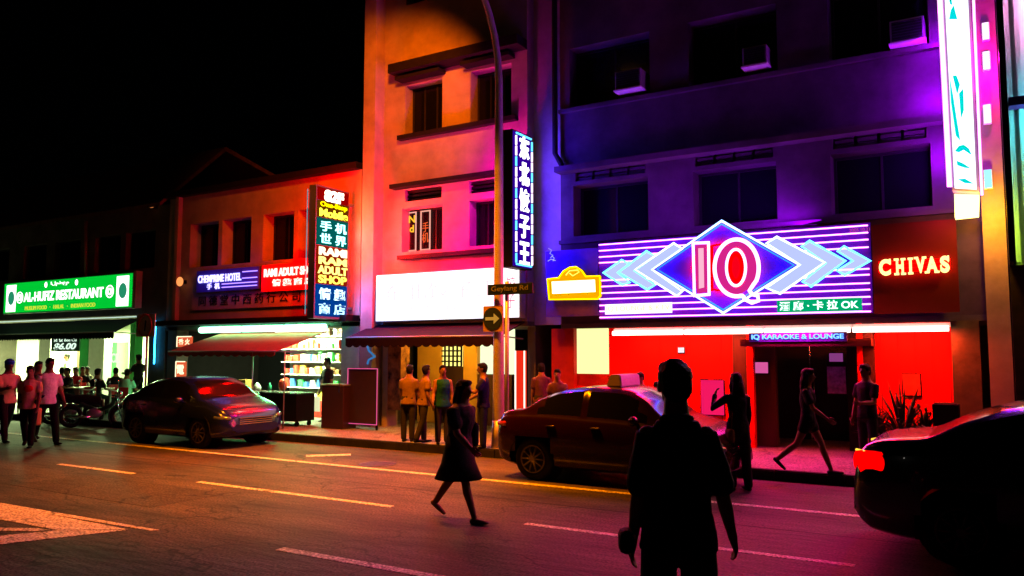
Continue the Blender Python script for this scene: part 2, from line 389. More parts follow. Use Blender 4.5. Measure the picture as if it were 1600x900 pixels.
# ---- building C : narrow four storey, orange
CX0, CX1 = BX1 + .02, P(824, 300, 0).x
bC = thing('shophouse', 'narrow orange lit four storey shophouse over the white lit sign', 'building', (CX0, 0, 0))
ztC = 15.0; zlC = P(700, 505, 0).z
HC = [FR(633, 691, 129, 205, 0), FR(735, 799, 105, 186, 0), FR(628, 691, 316, 391, 0), FR(733, 790, 310, 383, 0)]
HC[0] = (HC[0][0], HC[0][1], HC[1][2], HC[1][3]); HC[2] = (HC[2][0], HC[2][1], HC[3][2], HC[3][3])
HV = [FR(633, 690, 290, 308, 0), FR(733, 780, 280, 300, 0)]; HV[0] = (HV[0][0], HV[0][1], HV[1][2], HV[1][3])
H4 = [(h[0], h[1], h[2] + 3.3, h[3] + 3.3) for h in HC[:2]]
part('wall', wall_holes(CX0 + .55, CX1, zlC, ztC, 0, .45, HC + HV + H4), wall_cream, bC)
for h in HC[:2] + HC[3:] + H4: window(bC, h, .3, 3)
f = window(bC, HC[2], .3, 3)
for h in HV:
    bm = BM()
    for i in range(3): zz = h[2] + (h[3]-h[2])*(i+.5)/3; box(bm, h[0], h[1], .1, .18, zz - .03, zz + .03)
    box(bm, h[0], h[1], .3, .32, h[2], h[3]); part('vent_louvre', bm, trim_dark, bC)
shell(bC, CX0, CX1, ztC, wall_dark)
# fin and pipe on the left edge
x0, x1 = P(567, 250, -.35).x, P(585, 250, -.35).x
bm = BM(); box(bm, x0, x1, -.35, .3, 0.1, ztC); part('fin_wall', bm, wall_cream, bC)
bm = BM(); box(bm, x1 + .002, CX0 + .55, .12, .4, zlC, ztC); part('recessed_strip', bm, mat('dark_strip_render', (.05, .035, .03), .9), bC)  # strip given a darker render than the walls beside it
bm = BM()
for (pa, ya, pb, yb, th, dp) in ((606, 97, 821, 53, .22, .45), (620, 213, 804, 177, .11, .16), (608, 285, 822, 262, .10, .25), (620, 400, 792, 385, .10, .2)):
    a, b_ = P(pa, ya, -dp), P(pb, yb, -dp); z = (a.z + b_.z)/2
    m_ = BM(); box(m_, max(a.x, CX0 + .56), min(b_.x, CX1), -dp, -.002, z - th, z); part('ledge' if dp > .2 else 'sill', m_, trim_dark, bC)
    if dp == .45:
        m_ = BM(); box(m_, max(a.x, CX0 + .56), min(b_.x, CX1), -dp, -.002, z - th + 3.3, z + 3.3); part('ledge', m_, trim_dark, bC)
for h in HC[:2] + H4:
    m_ = BM(); box(m_, h[0] - .1, h[1] + .1, -.3, -.002, h[3] + .08, h[3] + .16); part('hood', m_, trim_dark, bC)
# lit poster shutters inside the red window of the second floor
h = HC[2]
for i, (pa, pb) in enumerate(((635, 647), (655, 669))):
    x0, x1 = P(pa, 350, .2).x, P(pb, 350, .2).x
    pst = BM()
    for a_ in (x0, x1): box(pst, a_ - .015, a_ + .015, .26, .28, h[2] + .05, h[3] - .05)
    for z_ in (h[2] + .05, h[3] - .08): box(pst, x0, x1, .262, .282, z_, z_ + .03)
    part('lit_frame', pst, em('pink_trim', (1, .45, .35), .9), f)
bm = at(text('N\nd', .20, .42, .006, .02), ((P(641, 330, .2).x), .27, h[3] - .35)); part('window_lettering', bm, em('amber_letters', (1, .5, .03), 1.2), f)
bm = at(text('手\n机', .2, .5, .006), ((P(662, 355, .2).x), .27, (h[2] + h[3])/2 - .05)); part('window_lettering', bm, em('red_letters', (1, .12, .03), .9), f)
# ground floor of C
yl = mat('yellow_painted_wall', (.75, .42, .06), .6, var=.2, scale=2)
zg = P(700, 535, 0).z
bm = BM(); box(bm, CX0, CX1, .01, 2.4, zlC - .1, zlC); part('ceiling', bm, wall_dark, bC)
YI = 1.4
def cwall(pa, pb, m, nm, y=YI, z0=SWZ, z1=None, th=.15):
    x0, x1 = P(pa, 600, y).x, P(pb, 600, y).x; bm = BM(); box(bm, x0, x1 - .003, y, y + th, z0, z1 or zlC - .1); return part(nm, bm, m, bC)
cwall(652, 688, yl, 'yellow_wall'); cwall(724, 745, yl, 'yellow_wall')
cwall(625, 652, black_m, 'dark_doorway', YI + .5)
dz = P(706, 573, YI).z
o = cwall(688, 724, wood_m, 'door', YI + .02, SWZ, dz)
x0, x1, z0, z1 = FR(690, 722, 540, 572, YI + .1)
bm = BM(); box(bm, x0, x1, YI + .1, YI + .14, dz, zlC - .1); part('lit_fanlight', bm, em('lit_window_yellow', (1, .85, .2), 1.5), bC)
bm = BM()
for i in range(6): xx = x0 + (x1-x0)*i/5; box(bm, xx - .018, xx + .018, YI + .05, YI + .09, dz, zlC - .1)
for i in range(5): zz = dz + (z1-dz)*i/4*1.0; box(bm, x0, x1, YI + .045, YI + .085, zz - .018, zz + .018)
part('lattice', bm, black_m, bC)
cwall(746, 800, mat('lower_counter_panel', (.1, .05, .03), .5), 'counter_panel', YI, SWZ, P(760, 585, YI).z)
cwall(746, 800, em('lit_shop_window', (.9, 1, .6), 1.15), 'lit_shop_window', YI + .3, P(760, 585, YI).z)
for pa, pb in ((597, 605),):
    x0, x1 = P(pa, 600, -.1).x, P(pb, 600, -.1).x; bm = BM(); box(bm, x0, x1, -.1, .3, SWZ, zlC); part('column', bm, wall_cream, bC)
x0, x1 = P(605, 600, -.08).x, P(626, 600, -.08).x; bm = BM(); box(bm, x0 + .003, x1, -.08, .25, P(615, 640, 0).z, zlC); part('poster_board', bm, mat('torn_posters', (.45, .18, .04), .7, c2=(.02, .01, .01), scale=5), bC)
# red menu light box with white edge
x0, x1, z0, z1 = FR(806, 820, 548, 615, .3)
lb = thing('light_box', 'tall narrow red light box with white edges beside the lamp posts', 'light box', (x0, .3, z0))
bm = BM(); box(bm, x0, x1, .3, .38, z0 - .5, z1); part('panel', bm, em('red_box', (1, .03, .01), .9), lb)
bm = BM()
for xx in (x0, x1): cyl(bm, (xx, .28, z0 - .5), (xx, .28, z1), .018)
part('edge_tube', bm, em('white_edge', (1, .9, .7), 1.6), lb)
for pos in ((-12.6, -.3), (-10.6, -.3)):
    l_ = thing('downlight', 'warm round bulb under the awning ' + ('left of the lattice fanlight' if pos[0] < -12 else 'beside the lit shop window'), 'lamp', (pos[0], .2, zlC - .2), group='bulbs under the dumpling shop awning')
    bm = BM(); ball(bm, (pos[0], .2, zlC - .22), .05); part('bulb', bm, em('warm_bulb', (1, .5, .1), 8), l_)
    bm = BM(); cyl(bm, (pos[0], .2, zlC - .17), (pos[0], .2, zlC - .105), .03); part('socket', bm, black_m, l_)
    lamp('bulb_lamp', 'POINT', (pos[0], .2, zlC - .35), (1, .5, .06), 70, l_, .05)
lamp('bulb_lamp', 'POINT', (-11.6, .3, zlC - .5), (1, .55, .06), 50, l_, .05)

# ---- building D : karaoke building
DX0, DX1 = P(876, 300, 0).x, P(1566, 250, 0).x
bD = thing('shophouse', 'wide purple lit building with big dark windows over the karaoke sign', 'building', (DX0, 0, 0))
ztD = 13.0; zlD = P(1150, 500, 0).z
HD = [FR(896, 1013, 288, 372, 0), FR(1083, 1214, 258, 352, 0), FR(1298, 1456, 228, 338, 0)]
zt_, zb_ = HD[1][3] - .02, HD[1][2] + .05; HD = [(h[0], h[1], zb_, zt_) for h in HD]
HU = [FR(890, 1015, 60, 158, 0), FR(1075, 1214, 20, 122, 0), FR(1293, 1450, -40, 84, 0)]
zt_, zb_ = HU[1][3], HU[1][2] ; HU = [(h[0], h[1], zb_, zt_) for h in HU]
HW = [(h[0] + .05, h[1] - .05, h[3] + .09, h[3] + .36) for h in HD]
HT = [(h[0], h[1], h[2] + 3.2, h[3] + 3.2) for h in HU]
part('wall', wall_holes(DX0, DX1, zlD, ztD, 0, .45, HD + HU + HW + HT), wall_grey, bD)
for h in HD + HU + HT: window(bD, h, .36, 2)
for h in HW:
    bm = BM()
    n_ = 4
    for k in range(n_):
        a, b_ = h[0] + (h[1]-h[0])*k/n_ + .03, h[0] + (h[1]-h[0])*(k+1)/n_ - .03
        for i in range(3): zz = h[2] + (h[3]-h[2])*(i+.5)/3; box(bm, a, b_, .06, .16, zz - .03, zz + .03)
    box(bm, h[0], h[1], .3, .32, h[2], h[3]); part('vent_louvre', bm, wall_grey, bD)
shell(bD, DX0, DX1, ztD, wall_dark)
for (pa, ya, dp, th) in ((1240, 209, .3, .12), (1150, 122, .1, .08), (1150, 353, .1, .08)):
    z = P(pa, ya, -dp).z; m_ = BM(); box(m_, DX0, DX1 - .5, -dp, -.002, z - th, z); part('ledge' if dp > .2 else 'sill', m_, wall_grey, bD)
# recess between C and D with pipes
m_ = BM(); box(m_, CX1 + .002, DX0 - .002, .3, .5, zlD, ztD); part('recessed_wall', m_, wall_cream, bD)
xa = P(868, 240, -.1).x
m_ = BM(); limb(m_, [(xa, -.12, ztD), (xa, -.12, P(868, 240, -.1).z), (xa + .15, -.12, P(868, 250, -.1).z - .12)], [.06, .06, .06]); part('drainpipe', m_, trim_dark, bD)
# pilaster at the right edge
x0 = P(1530, 250, -.3).x
m_ = BM(); box(m_, x0, DX1, -.3, -.002, SWZ, ztD); part('pilaster', m_, wall_cream, bD)
# ground floor
z1 = zlD
m_ = BM(); box(m_, DX0, DX1, -.02, 2.6, zlD - .1, zlD - .002); part('ceiling', m_, wall_dark, bD)
def dwall(pa, pb, m, nm, y=0, z0=SWZ, z1=None, th=.15):
    x0, x1 = P(pa, 620, y).x, P(pb, 620, y).x; bm = BM(); box(bm, x0 + .001, x1 - .001, y, y + th, z0, z1 or zlD - .1); return part(nm, bm, m, bD)
dwall(952, 1146, red_wall, 'red_wall', .3)
dwall(1368, 1490, red_wall, 'red_wall', .3)
o = dwall(862, 897, mat('maroon_wall', (.35, .02, .015), .5, var=.3), 'maroon_wall', .1)
zs = P(920, 584, .3).z
dwall(897, 951, em('lit_side_window', (1, 1, .40), 1.15), 'lit_side_window', .32, zs)
dwall(897, 951, mat('maroon_wall', (.35, .02, .015)), 'dark_dado', .3, P(920, 603, .3).z, zs)
dwall(897, 951, red_wall, 'red_dado', .28, SWZ, P(920, 603, .3).z)
dwall(1146, 1168, wood_m, 'door_surround', .1); dwall(1168, 1178, red_wall, 'door_jamb', .05)
dwall(1178, 1213, wood_m, 'entrance_panel', .45)
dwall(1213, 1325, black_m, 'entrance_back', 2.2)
dwall(1325, 1341, black_m, 'entrance_panel', .5); dwall(1341, 1350, red_wall, 'door_jamb', .05); dwall(1350, 1368, wood_m, 'door_surround', .1)
dwall(1490, 1535, mat('brown_column', (.12, .09, .05), .7, var=.4), 'column', -.25)
m_ = BM(); x0, x1 = P(1158, 540, -.45).x, P(1362, 540, -.45).x; zc = P(1260, 541, -.45).z
box(m_, x0, x1, -.5, .05, zc, zc + .13); part('entrance_canopy', m_, wood_m, bD)
def notice(px0, px1, pt, pb, y, c, s, lab):
    a, b_, c0, c1 = FR(px0, px1, pt, pb, y); m_ = BM(); box(m_, a, b_, y - .02, y, c0, c1)
    t = thing('poster', lab, 'poster', (a, y, c0)); part('sheet', m_, c, t)
    m_ = BM(); box(m_, a - .02, b_ + .02, y, y + .012, c0 - .02, c1 + .02); part('backing', m_, black_m, t)
    return t
pp = mat('pink_paper', (.85, .35, .75), .5, var=.15); bp_ = mat('blue_poster', (.25, .18, .8), .4, c2=(.05, .03, .25), scale=14)
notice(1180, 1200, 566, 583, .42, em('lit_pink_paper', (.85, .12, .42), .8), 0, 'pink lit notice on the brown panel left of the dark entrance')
notice(1296, 1317, 552, 565, .9, em('lit_purple_paper', (.45, .08, .4), .5), 0, 'small purple notice above the blue entrance poster')
notice(1293, 1322, 573, 615, .9, bp_, 0, 'dark blue poster at the right of the dark entrance')
lamp('entrance_wash', 'AREA', (P(1260, 520, .4).x, -.62, zlD - .25), (1, .0, .32), 80, bD, 1.2, (P(1260, 520, .4).x, -1.4, 0), sy=.2)  # lamp added without a fixture to wash the pavement magenta

for i in range(9):
    xx = P(960 + i*24, 600, .3).x; m_ = BM(); box(m_, xx - .006, xx + .006, .294, .299, SWZ, zlD - .12); part('panel_joint', m_, mat('joint_red', (.25, .005, .002), .7), bD) if i % 2 else m_.free()
for i in range(5):
    xx = P(1378 + i*27, 600, .3).x; m_ = BM(); box(m_, xx - .006, xx + .006, .294, .299, SWZ, zlD - .12); part('panel_joint', m_, mat('joint_red', (.25, .005, .002), .7), bD)
m_ = BM(); xx = P(1268, 640, 2.2).x; box(m_, xx - .012, xx + .012, 2.17, 2.199, SWZ, 2.3); cyl(m_, (xx + .08, 2.14, 1.0), (xx + .08, 2.14, 1.35), .015); part('door_leaf_edge', m_, chrome, bD)
notice(1096, 1131, 594, 648, .27, em('self_lit_poster', (1, .01, .13), .9), 0, 'large pink poster, made to glow, on the red wall left of the entrance')  # paper given its own glow so its pink shows under red light
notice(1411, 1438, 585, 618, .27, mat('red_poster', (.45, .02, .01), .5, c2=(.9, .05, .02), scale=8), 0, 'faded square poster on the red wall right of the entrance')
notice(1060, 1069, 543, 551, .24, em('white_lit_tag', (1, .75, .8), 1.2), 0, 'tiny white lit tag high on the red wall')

# ---- building E : right edge
EX0 = DX1 + .12
bE = thing('shophouse', 'pale building at the right edge washed in pink cyan and yellow light', 'building', (EX0, 0, 0))
wE = mat('white_render', (.8, .8, .78), .7, var=.12, scale=2)
m_ = BM(); box(m_, EX0, EX0 + 7, 0, .4, 0, 14); part('wall', m_, wE, bE)
z = P(1590, 165, -.3).z; m_ = BM(); box(m_, EX0, EX0 + 7, -.35, -.002, z, z + .14); part('ledge', m_, mat('purple_ledge', (.08, .02, .15), .6), bE)
for xx in (EX0 + .0, EX0 + .14):
    m_ = BM(); box(m_, xx, xx + .07, -.08, -.002, P(1590, 410, 0).z, 13.9 - (0)); part('pilaster', m_, wE, bE)
m_ = BM(); box(m_, EX0, EX0 + 7, .5, 11, 0, 14); part('building_block', m_, wall_dark, bE)
z0 = P(1590, 415, -.5).z; m_ = BM(); box(m_, EX0 - .1, EX0 + 7, -.6, -.003, z0 - 3.2, z0); part('shop_front', m_, mat('dark_shopfront', (.03, .025, .02), .6, c2=(.01, .01, .005), scale=4), bE)
m_ = BM(); box(m_, DX1 + .015, DX1 + .075, -1.1, 0.4, z0 + .01, 14); part('shield_fin', m_, black_m, bE)  # black edge strip, deepened into a fin to shield neighbours from the tubes
def neon(name, paths, c, s, r, lab, light=None, cyc=False):
    o = solo(name, tubes(paths, r, cyc), em(name + lab[:12], c, s), lab, 'neon light', paths[0][0]); return o
neon('neon_tube', [[(EX0 + .8, -.25, 7.2), (EX0 + .8, -.25, 10.5)]], (1, .35, .8), 150, .04, 'upright pink neon tube on the pale building at the right edge')  # unseen tubes added to throw pink, cyan and lime onto the wall
neon('neon_tube', [[(EX0 + .8, -.25, 5.2), (EX0 + .8, -.25, 6.2)]], (.1, .85, 1), 190, .04, 'upright cyan neon tube under the ledge at the right edge')
neon('neon_tube', [[(EX0 + .8, -.25, z0 + .15), (EX0 + .8, -.25, z0 + 1.1)]], (.65, 1, .05), 170, .04, 'upright lime neon tube above the dark shop front at the right edge')

# ---------------------------------------------------------------- signs
def rect_path(x0, x1, z0, z1, y): return [(x0, y, z0), (x1, y, z0), (x1, y, z1), (x0, y, z1)]
# green restaurant sign
x0, x1, z0, z1 = FR(6, 207, 434, 486, -.3)
s = thing('shop_sign', 'long green lit restaurant sign with white lettering and side pictures', 'sign', (x0, -.3, z0))
m_ = BM(); box(m_, x0, x1, -.29, -.05, z0, z1); part('sign_box', m_, metal_m, s)
m_ = BM(); box(m_, x0 + .03, x1 - .03, -.3, -.292, z0 + .03, z1 - .03); part('lit_face', m_, em('green_face', (.0, .50, .03), 1.15), s)
W_ = x1 - x0; Hh = z1 - z0
wl = em('white_letters', (1, 1, 1), 1.6)
part('lettering', at(text('AL-HUFIZ RESTAURANT', W_*.62, Hh*.30, .008, .03), (x0 + W_*.49, -.31, z0 + Hh*.5)), wl, s)
part('lettering', at(text('المطعم', W_*.14, Hh*.14, .008, .01), (x0 + W_*.47, -.31, z0 + Hh*.85)), wl, s)
part('small_lettering', at(text('MUSLIM FOOD   ·   HALAL   ·   INDIAN FOOD', W_*.55, Hh*.12, .008), (x0 + W_*.47, -.31, z0 + Hh*.15)), em('yellow_letters', (.7, .9, .05), .9), s)
for k in (.07, .93):
    m_ = BM(); cx = x0 + W_*(k if k < .5 else .935); box(m_, cx - W_*.045, cx + W_*.04, -.306, -.302, z0 + Hh*.06, z0 + Hh*.92); part('picture_panel', m_, wl, s)
    m_ = BM(); ball(m_, (cx, -.312, z0 + Hh*.5), (W_*.028, .004, Hh*.22)); part('picture', m_, em('green_ink', (.02, .3, .15), .9), s)
    m_ = BM(); cx2 = x0 + W_*(.145 if k < .5 else .845); torus(m_, (cx2, -.31, z0 + Hh*.5), (0, 1, 0), Hh*.17, .02); torus(m_, (cx2, -.31, z0 + Hh*.5), (0, 1, 0), Hh*.08, .03); part('emblem', m_, wl, s)
for k in (.36, .60):
    m_ = BM(); ball(m_, (x0 + W_*k, -.312, z0 + Hh*.84), (.09, .006, .1)); part('crescent_mark', m_, wl, s)
lamp('sign_and_wash_lamp', 'AREA', ((x0+x1)/2, -.45, (z0+z1)/2), (.05, 1, .15), 8, s, W_, ((x0+x1)/2, -3, z0 - 1), sy=.5)
# orange edge of the sign
m_ = BM(); box(m_, x1 + .01, x1 + .12, -.28, -.06, z0, z1 + .04); part('sign_end', m_, wall_cream, s)
# awning A
def awning(name, lab, X0, X1, zt, yb, zb, val, m, scal=.16, ribs=True):
    t = thing(name, lab, 'awning', (X0, 0, zb)); m_ = BM()
    poly(m_, [(X0, -.06, zt), (X0, yb, zb), (X0, yb, zb - .02), (X0, -.06, zt - .03)], (X1 - X0, 0, 0)); part('canvas', m_, m, t)
    n = max(4, int((X1-X0)/scal)); m_ = BM(); a = []
    for i in range(n*4 + 1):
        xx = X0 + (X1-X0)*i/(n*4); a.append((xx, zb - .02 - val + .05*abs(math.sin(math.pi*i/4))**.7 * -1 + .05))
    for (xa_, za), (xb_, zb2) in zip(a, a[1:]):
        v = [m_.verts.new(q) for q in ((xa_, yb - .012, zb - .02), (xb_, yb - .012, zb - .02), (xb_, yb - .012, zb2), (xa_, yb - .012, za))]; m_.faces.new(v)
    bmesh.ops.remove_doubles(m_, verts=m_.verts, dist=1e-4)
    r_ = bmesh.ops.extrude_face_region(m_, geom=m_.faces[:]); bmesh.ops.translate(m_, verts=[v for v in r_['geom'] if isinstance(v, bmesh.types.BMVert)], vec=(0, .008, 0))
    part('valance', m_, m, t)
    m_ = BM(); cyl(m_, (X0, yb, zb), (X1, yb, zb), .02)
    for xx in (X0 + .05, X1 - .05): cyl(m_, (xx, -.05, zb - .05), (xx, yb, zb), .015)
    part('frame', m_, metal_m, t); return t
za = P(150, 500, -.1).z; yb = -.9; zb = P(150, 519, yb).z
awning('awning', 'long dark scalloped awning under the green restaurant sign', P(-30, 500, 0).x, P(213, 500, 0).x + .3, za, yb, zb, P(150, 519, yb).z - P(150, 529, yb).z, mat('dark_green_canvas', (.008, .010, .009), .8))
m_ = BM(); a, b_ = P(-20, 505, -.2), P(215, 493, -.2); cyl(m_, (a.x, -.2, za + .05), (b_.x, -.2, za + .05), .02); solo('light_strip', m_, em('pale_strip', (.6, .8, .7), .9), 'thin pale light strip along the top of the restaurant awning', 'light strip', (a.x, -.2, za + .05))
# price board
x0, x1, z0, z1 = FR(80, 124, 526, 549, .6)
s = thing('menu_board', 'dark hanging board reading $6.00 under the restaurant awning', 'sign', (x0, .6, z0))
m_ = BM(); box(m_, x0, x1, .6, .64, z0, z1); part('board', m_, mat('board_green', (.01, .05, .03), .5), s)
wl2 = em('board_letters', (.75, 1, .8), 1.1)
part('price', at(text('$6.00', (x1-x0)*.8, (z1-z0)*.5, .006, .03, .25), ((x0+x1)/2, .59, z0 + (z1-z0)*.32)), wl2, s)
part('lettering', at(text('煲 饭 Bee Cu', (x1-x0)*.8, (z1-z0)*.26, .006, .0), ((x0+x1)/2, .59, z0 + (z1-z0)*.78)), wl2, s)
m_ = BM()
for xx in (x0 + .05, x1 - .05): cyl(m_, (xx, .62, z1), (xx, .62, zlA), .008)
part('chain', m_, metal_m, s)

# blue hotel neon and red adult shop neon
x0, x1, z0, z1 = FR(305, 397, 422, 451, -.3)
s = thing('neon_sign', 'blue and white neon sign left of the red neon lettering', 'neon sign', (x0, -.3, z0))
m_ = BM(); box(m_, x0 - .1, x1 + .05, -.18, -.08, z0 - .05, z1 + .05); part('backing', m_, mat('navy_board', (.06, .06, .3), .6), s)
bl = em('blue_white_neon', (.45, .4, 1), 2.6)
W_ = x1-x0; Hh = z1-z0
part('lettering', at(text('CHEMPRIME HOTEL', W_*.74, Hh*.42, .01, .03), (x0 + W_*.37, -.2, z0 + Hh*.62)), bl, s)
part('characters', at(text('手  机', W_*.22, Hh*.34, .01, .015), (x0 + W_*.27, -.2, z0 + Hh*.2)), bl, s)
part('stripe_tubes', tubes([[(x0 + W_*.76, -.2, z0 + Hh*.86), (x1, -.2, z0 + Hh*.86)], [(x0 + W_*.76, -.2, z0 + Hh*.52), (x1, -.2, z0 + Hh*.52)], [(x0 + W_*.42, -.2, z0 + Hh*.1), (x1, -.2, z0 + Hh*.1)], [(x0 + W_*.42, -.2, z0 + Hh*.28), (x1, -.2, z0 + Hh*.28)]], .014), em('blue_stripe', (.35, .2, 1), 2.5), s)
lamp('neon_and_fill_lamp', 'AREA', ((x0+x1)/2, -.42, (z0+z1)/2), (.08, .03, 1), 4, s, W_, ((x0+x1)/2, 0, (z0+z1)/2), sy=Hh)
x0, x1, z0, z1 = FR(408, 489, 415, 446, -.3)
s = thing('neon_sign', 'red sign with white neon lettering and four characters under the windows', 'neon sign', (x0, -.3, z0))
m_ = BM(); box(m_, x0 - .12, x1 + .05, -.18, -.08, z0 - .12, z1 + .08); part('backing', m_, mat('red_board', (.7, .02, .01), .5), s)
wr = em('white_red_neon', (1, .62, .5), 2.4)
W_ = x1-x0; Hh = z1-z0
part('lettering', at(text('RAMI ADULT SHOP', W_, Hh*.42, .01, .035), (x0 + W_*.5, -.2, z0 + Hh*.73)), wr, s)
part('characters', at(text('情 趣 商 店', W_*.78, Hh*.36, .01, .03), (x0 + W_*.56, -.2, z0 + Hh*.2)), wr, s)
lamp('neon_and_fill_lamp', 'AREA', ((x0+x1)/2, -.5, (z0+z1)/2), (1, .01, .0), 30, s, W_, ((x0+x1)/2, 0, (z0+z1)/2), sy=Hh)
lamp('neon_and_fill_lamp', 'POINT', ((x0+x1)/2 + .5, -.8, (z0+z1)/2 + .3), (1, .0, .0), 140, s, .1)

# vertical projecting sign of B, faces the right (+x)
def vsign(name, lab, pxo, pyt, pyb, yo, yi, th, box_m, face_m=None):
    """projecting sign: outer edge at screen px pxo on plane yo"""
    X = P(pxo, (pyt+pyb)/2, yo).x; zt, zb = P(pxo, pyt, yo).z, P(pxo, pyb, yo).z
    s = thing(name, lab, 'neon sign', (X, yi, zb))
    m_ = BM(); box(m_, X - th, X, yo, yi, zb, zt); part('sign_box', m_, box_m, s)
    if face_m:
        m_ = BM(); box(m_, X + .002, X + .01, yo + .03, yi - .03, zb + .03, zt - .03); part('lit_face', m_, face_m, s)
    m_ = BM()
    for z in (zb + .3, zt - .3): box(m_, X - th + .03, X - .03, yi, .0, z - .03, z + .03)
    part('bracket', m_, metal_m, s)
    return s, X, zb, zt
def facex(bm, X, y, z): return xform(bm, Matrix.Translation((X, y, z)) @ Matrix.Rotation(R(90), 4, 'Z'))
s, X, zb, zt = vsign('neon_sign', 'tall projecting multicolour sign with stacked white, yellow and cyan lettering', 492, 288, 497, -1.38, -.22, .22, mat('sign_casing', (.10, .10, .12), .5))
Hh = zt - zb; y0s, y1s = -1.34, -.27; cy = (y0s+y1s)/2; Wd = y1s - y0s
rows = [('82F', .93, .10, .62, (1, .75, .6), 4, .05), ('One-Stop', .855, .055, .86, (1, .75, 0), 2, .02), ('Mobile', .795, .07, .9, (1, .85, .05), 2.6, .03),
        ('手 机', .695, .09, .84, (.4, 1, 1), 2.8, .015), ('世 界', .60, .09, .84, (.4, 1, 1), 2.8, .015),
        ('RAMI', .505, .07, .9, (1, .75, .5), 2.2, .05), ('RAM', .435, .065, .9, (1, .85, .2), 2.0, .04), ('ADULT', .365, .07, .95, (1, .9, .2), 2.0, .03), ('SHOP', .295, .07, .9, (1, .8, .1), 2.0, .03),
        ('情 趣', .185, .10, .84, (.6, .85, 1), 2.2, .02), ('商 店', .075, .095, .84, (.5, .85, 1), 1.8, .015)]
for i, (tx, zf, hf, wf, c, st, bo) in enumerate(rows):
    part('lettering', facex(text(tx, Wd*wf, Hh*hf*.88, .01, bo), X + .045, cy, zb + Hh*zf), em('row%d' % i, c, st), s)
for a, b_, c, st in ((.89, .985, (.75, .0, .0), .4), (.76, .885, (.5, .12, 0), .25), (.55, .755, (.0, .30, .28), .35), (.26, .545, (.75, .03, .0), .35), (.02, .255, (.0, .12, .75), .4)):
    m_ = BM(); box(m_, X + .002, X + .014, y0s, y1s, zb + Hh*a, zb + Hh*b_); part('lit_panel', m_, em('panel%.2f' % a, c, st), s)
for zf, c, pw in ((.95, (1, .02, 0), 70), (.8, (1, .15, 0), 40), (.63, (0, .8, .7), 16), (.42, (1, .12, 0), 45), (.12, (0, .22, 1), 45)):
    lamp('neon_and_fill_lamp', 'AREA', (X + .12, cy, zb + Hh*zf), c, pw, s, Wd, (X + 3, cy + .6, zb + Hh*zf), sy=Hh*.15)
lamp('neon_and_fill_lamp', 'POINT', (X - .5, -.9, zt - .2), (1, .0, 0), 260, s, .1)
lamp('neon_and_fill_lamp', 'POINT', (X + .35, -.8, zb + Hh*.45), (1, .0, 0), 160, s, .1)
lamp('neon_and_fill_lamp', 'POINT', tuple(P(577, 385, -1.0)), (1, .42, .35), 38, s, .08)  # point added off the sign to brighten the pale fin wall
lamp('neon_and_fill_lamp', 'POINT', tuple(P(560, 470, -1.0)), (.0, .12, 1), 34, s, .08)  # point added to bring a blue glow onto the column
m_ = tubes([[(X - .24, -1.42, zb + .1), (X - .24, -1.42, zt - .1)]], .012); part('edge_tube', m_, em('edge_tube_cyan', (.1, .6, .8), .5), s)

# white sign of C
x0, x1, z0, z1 = FR(587, 812, 422, 500, -.35)
s = thing('shop_sign', 'overexposed white lit sign box above the purple awning', 'sign', (x0, -.35, z0))
m_ = BM(); box(m_, x0, x1, -.34, -.1, z0, z1); part('sign_box', m_, metal_m, s)
m_ = BM(); box(m_, x0 + .02, x1 - .02, -.352, -.342, z0 + .02, z1 - .02); part('lit_face', m_, em('white_face', (1, .97, .99), 2), s)
W_ = x1-x0; Hh = z1-z0
part('faint_characters', at(text('东北饺子王', W_*.8, Hh*.34, .003, 0), (x0 + W_*.47, -.356, z0 + Hh*.6)), em('faint_ink', (1, .68, .72), 1.3), s)
part('faint_lettering', at(text('DUMPLINGS', W_*.5, Hh*.1, .003, 0), (x0 + W_*.45, -.356, z0 + Hh*.25)), em('faint_ink', (1, .8, .86), 1.1), s)
part('red_characters', at(text('饺\n子', W_*.055, Hh*.62, .004, 0), (x0 + W_*.945, -.357, z0 + Hh*.5)), em('red_ink', (1, .2, .35), .9), s)
lamp('sign_and_wash_lamp', 'AREA', ((x0+x1)/2, -.42, (z0+z1)/2), (1, .3, .35), 30, s, W_, ((x0+x1)/2, -4, z0), sy=Hh)
# red point lamps added to wash the wall above the sign
lamp('sign_and_wash_lamp', 'POINT', (x0 + .6, -.7, z1 + .5), (1, .0, .0), 800, s, .1)
lamp('sign_and_wash_lamp', 'POINT', (x0 + W_*.55, -.8, z1 + .6), (1, .0, .10), 260, s, .1)
zt = P(700, 504, -.3).z; yb = -1.05; zb = P(670, 526, yb).z
pc = mat('purple_canvas', (.014, .004, .014), .85)
awning('awning', 'dark purple scalloped awning below the white sign', P(587, 505, 0).x, P(822, 505, 0).x, zt, yb, zb, zb - P(670, 541, yb).z, pc, .22)

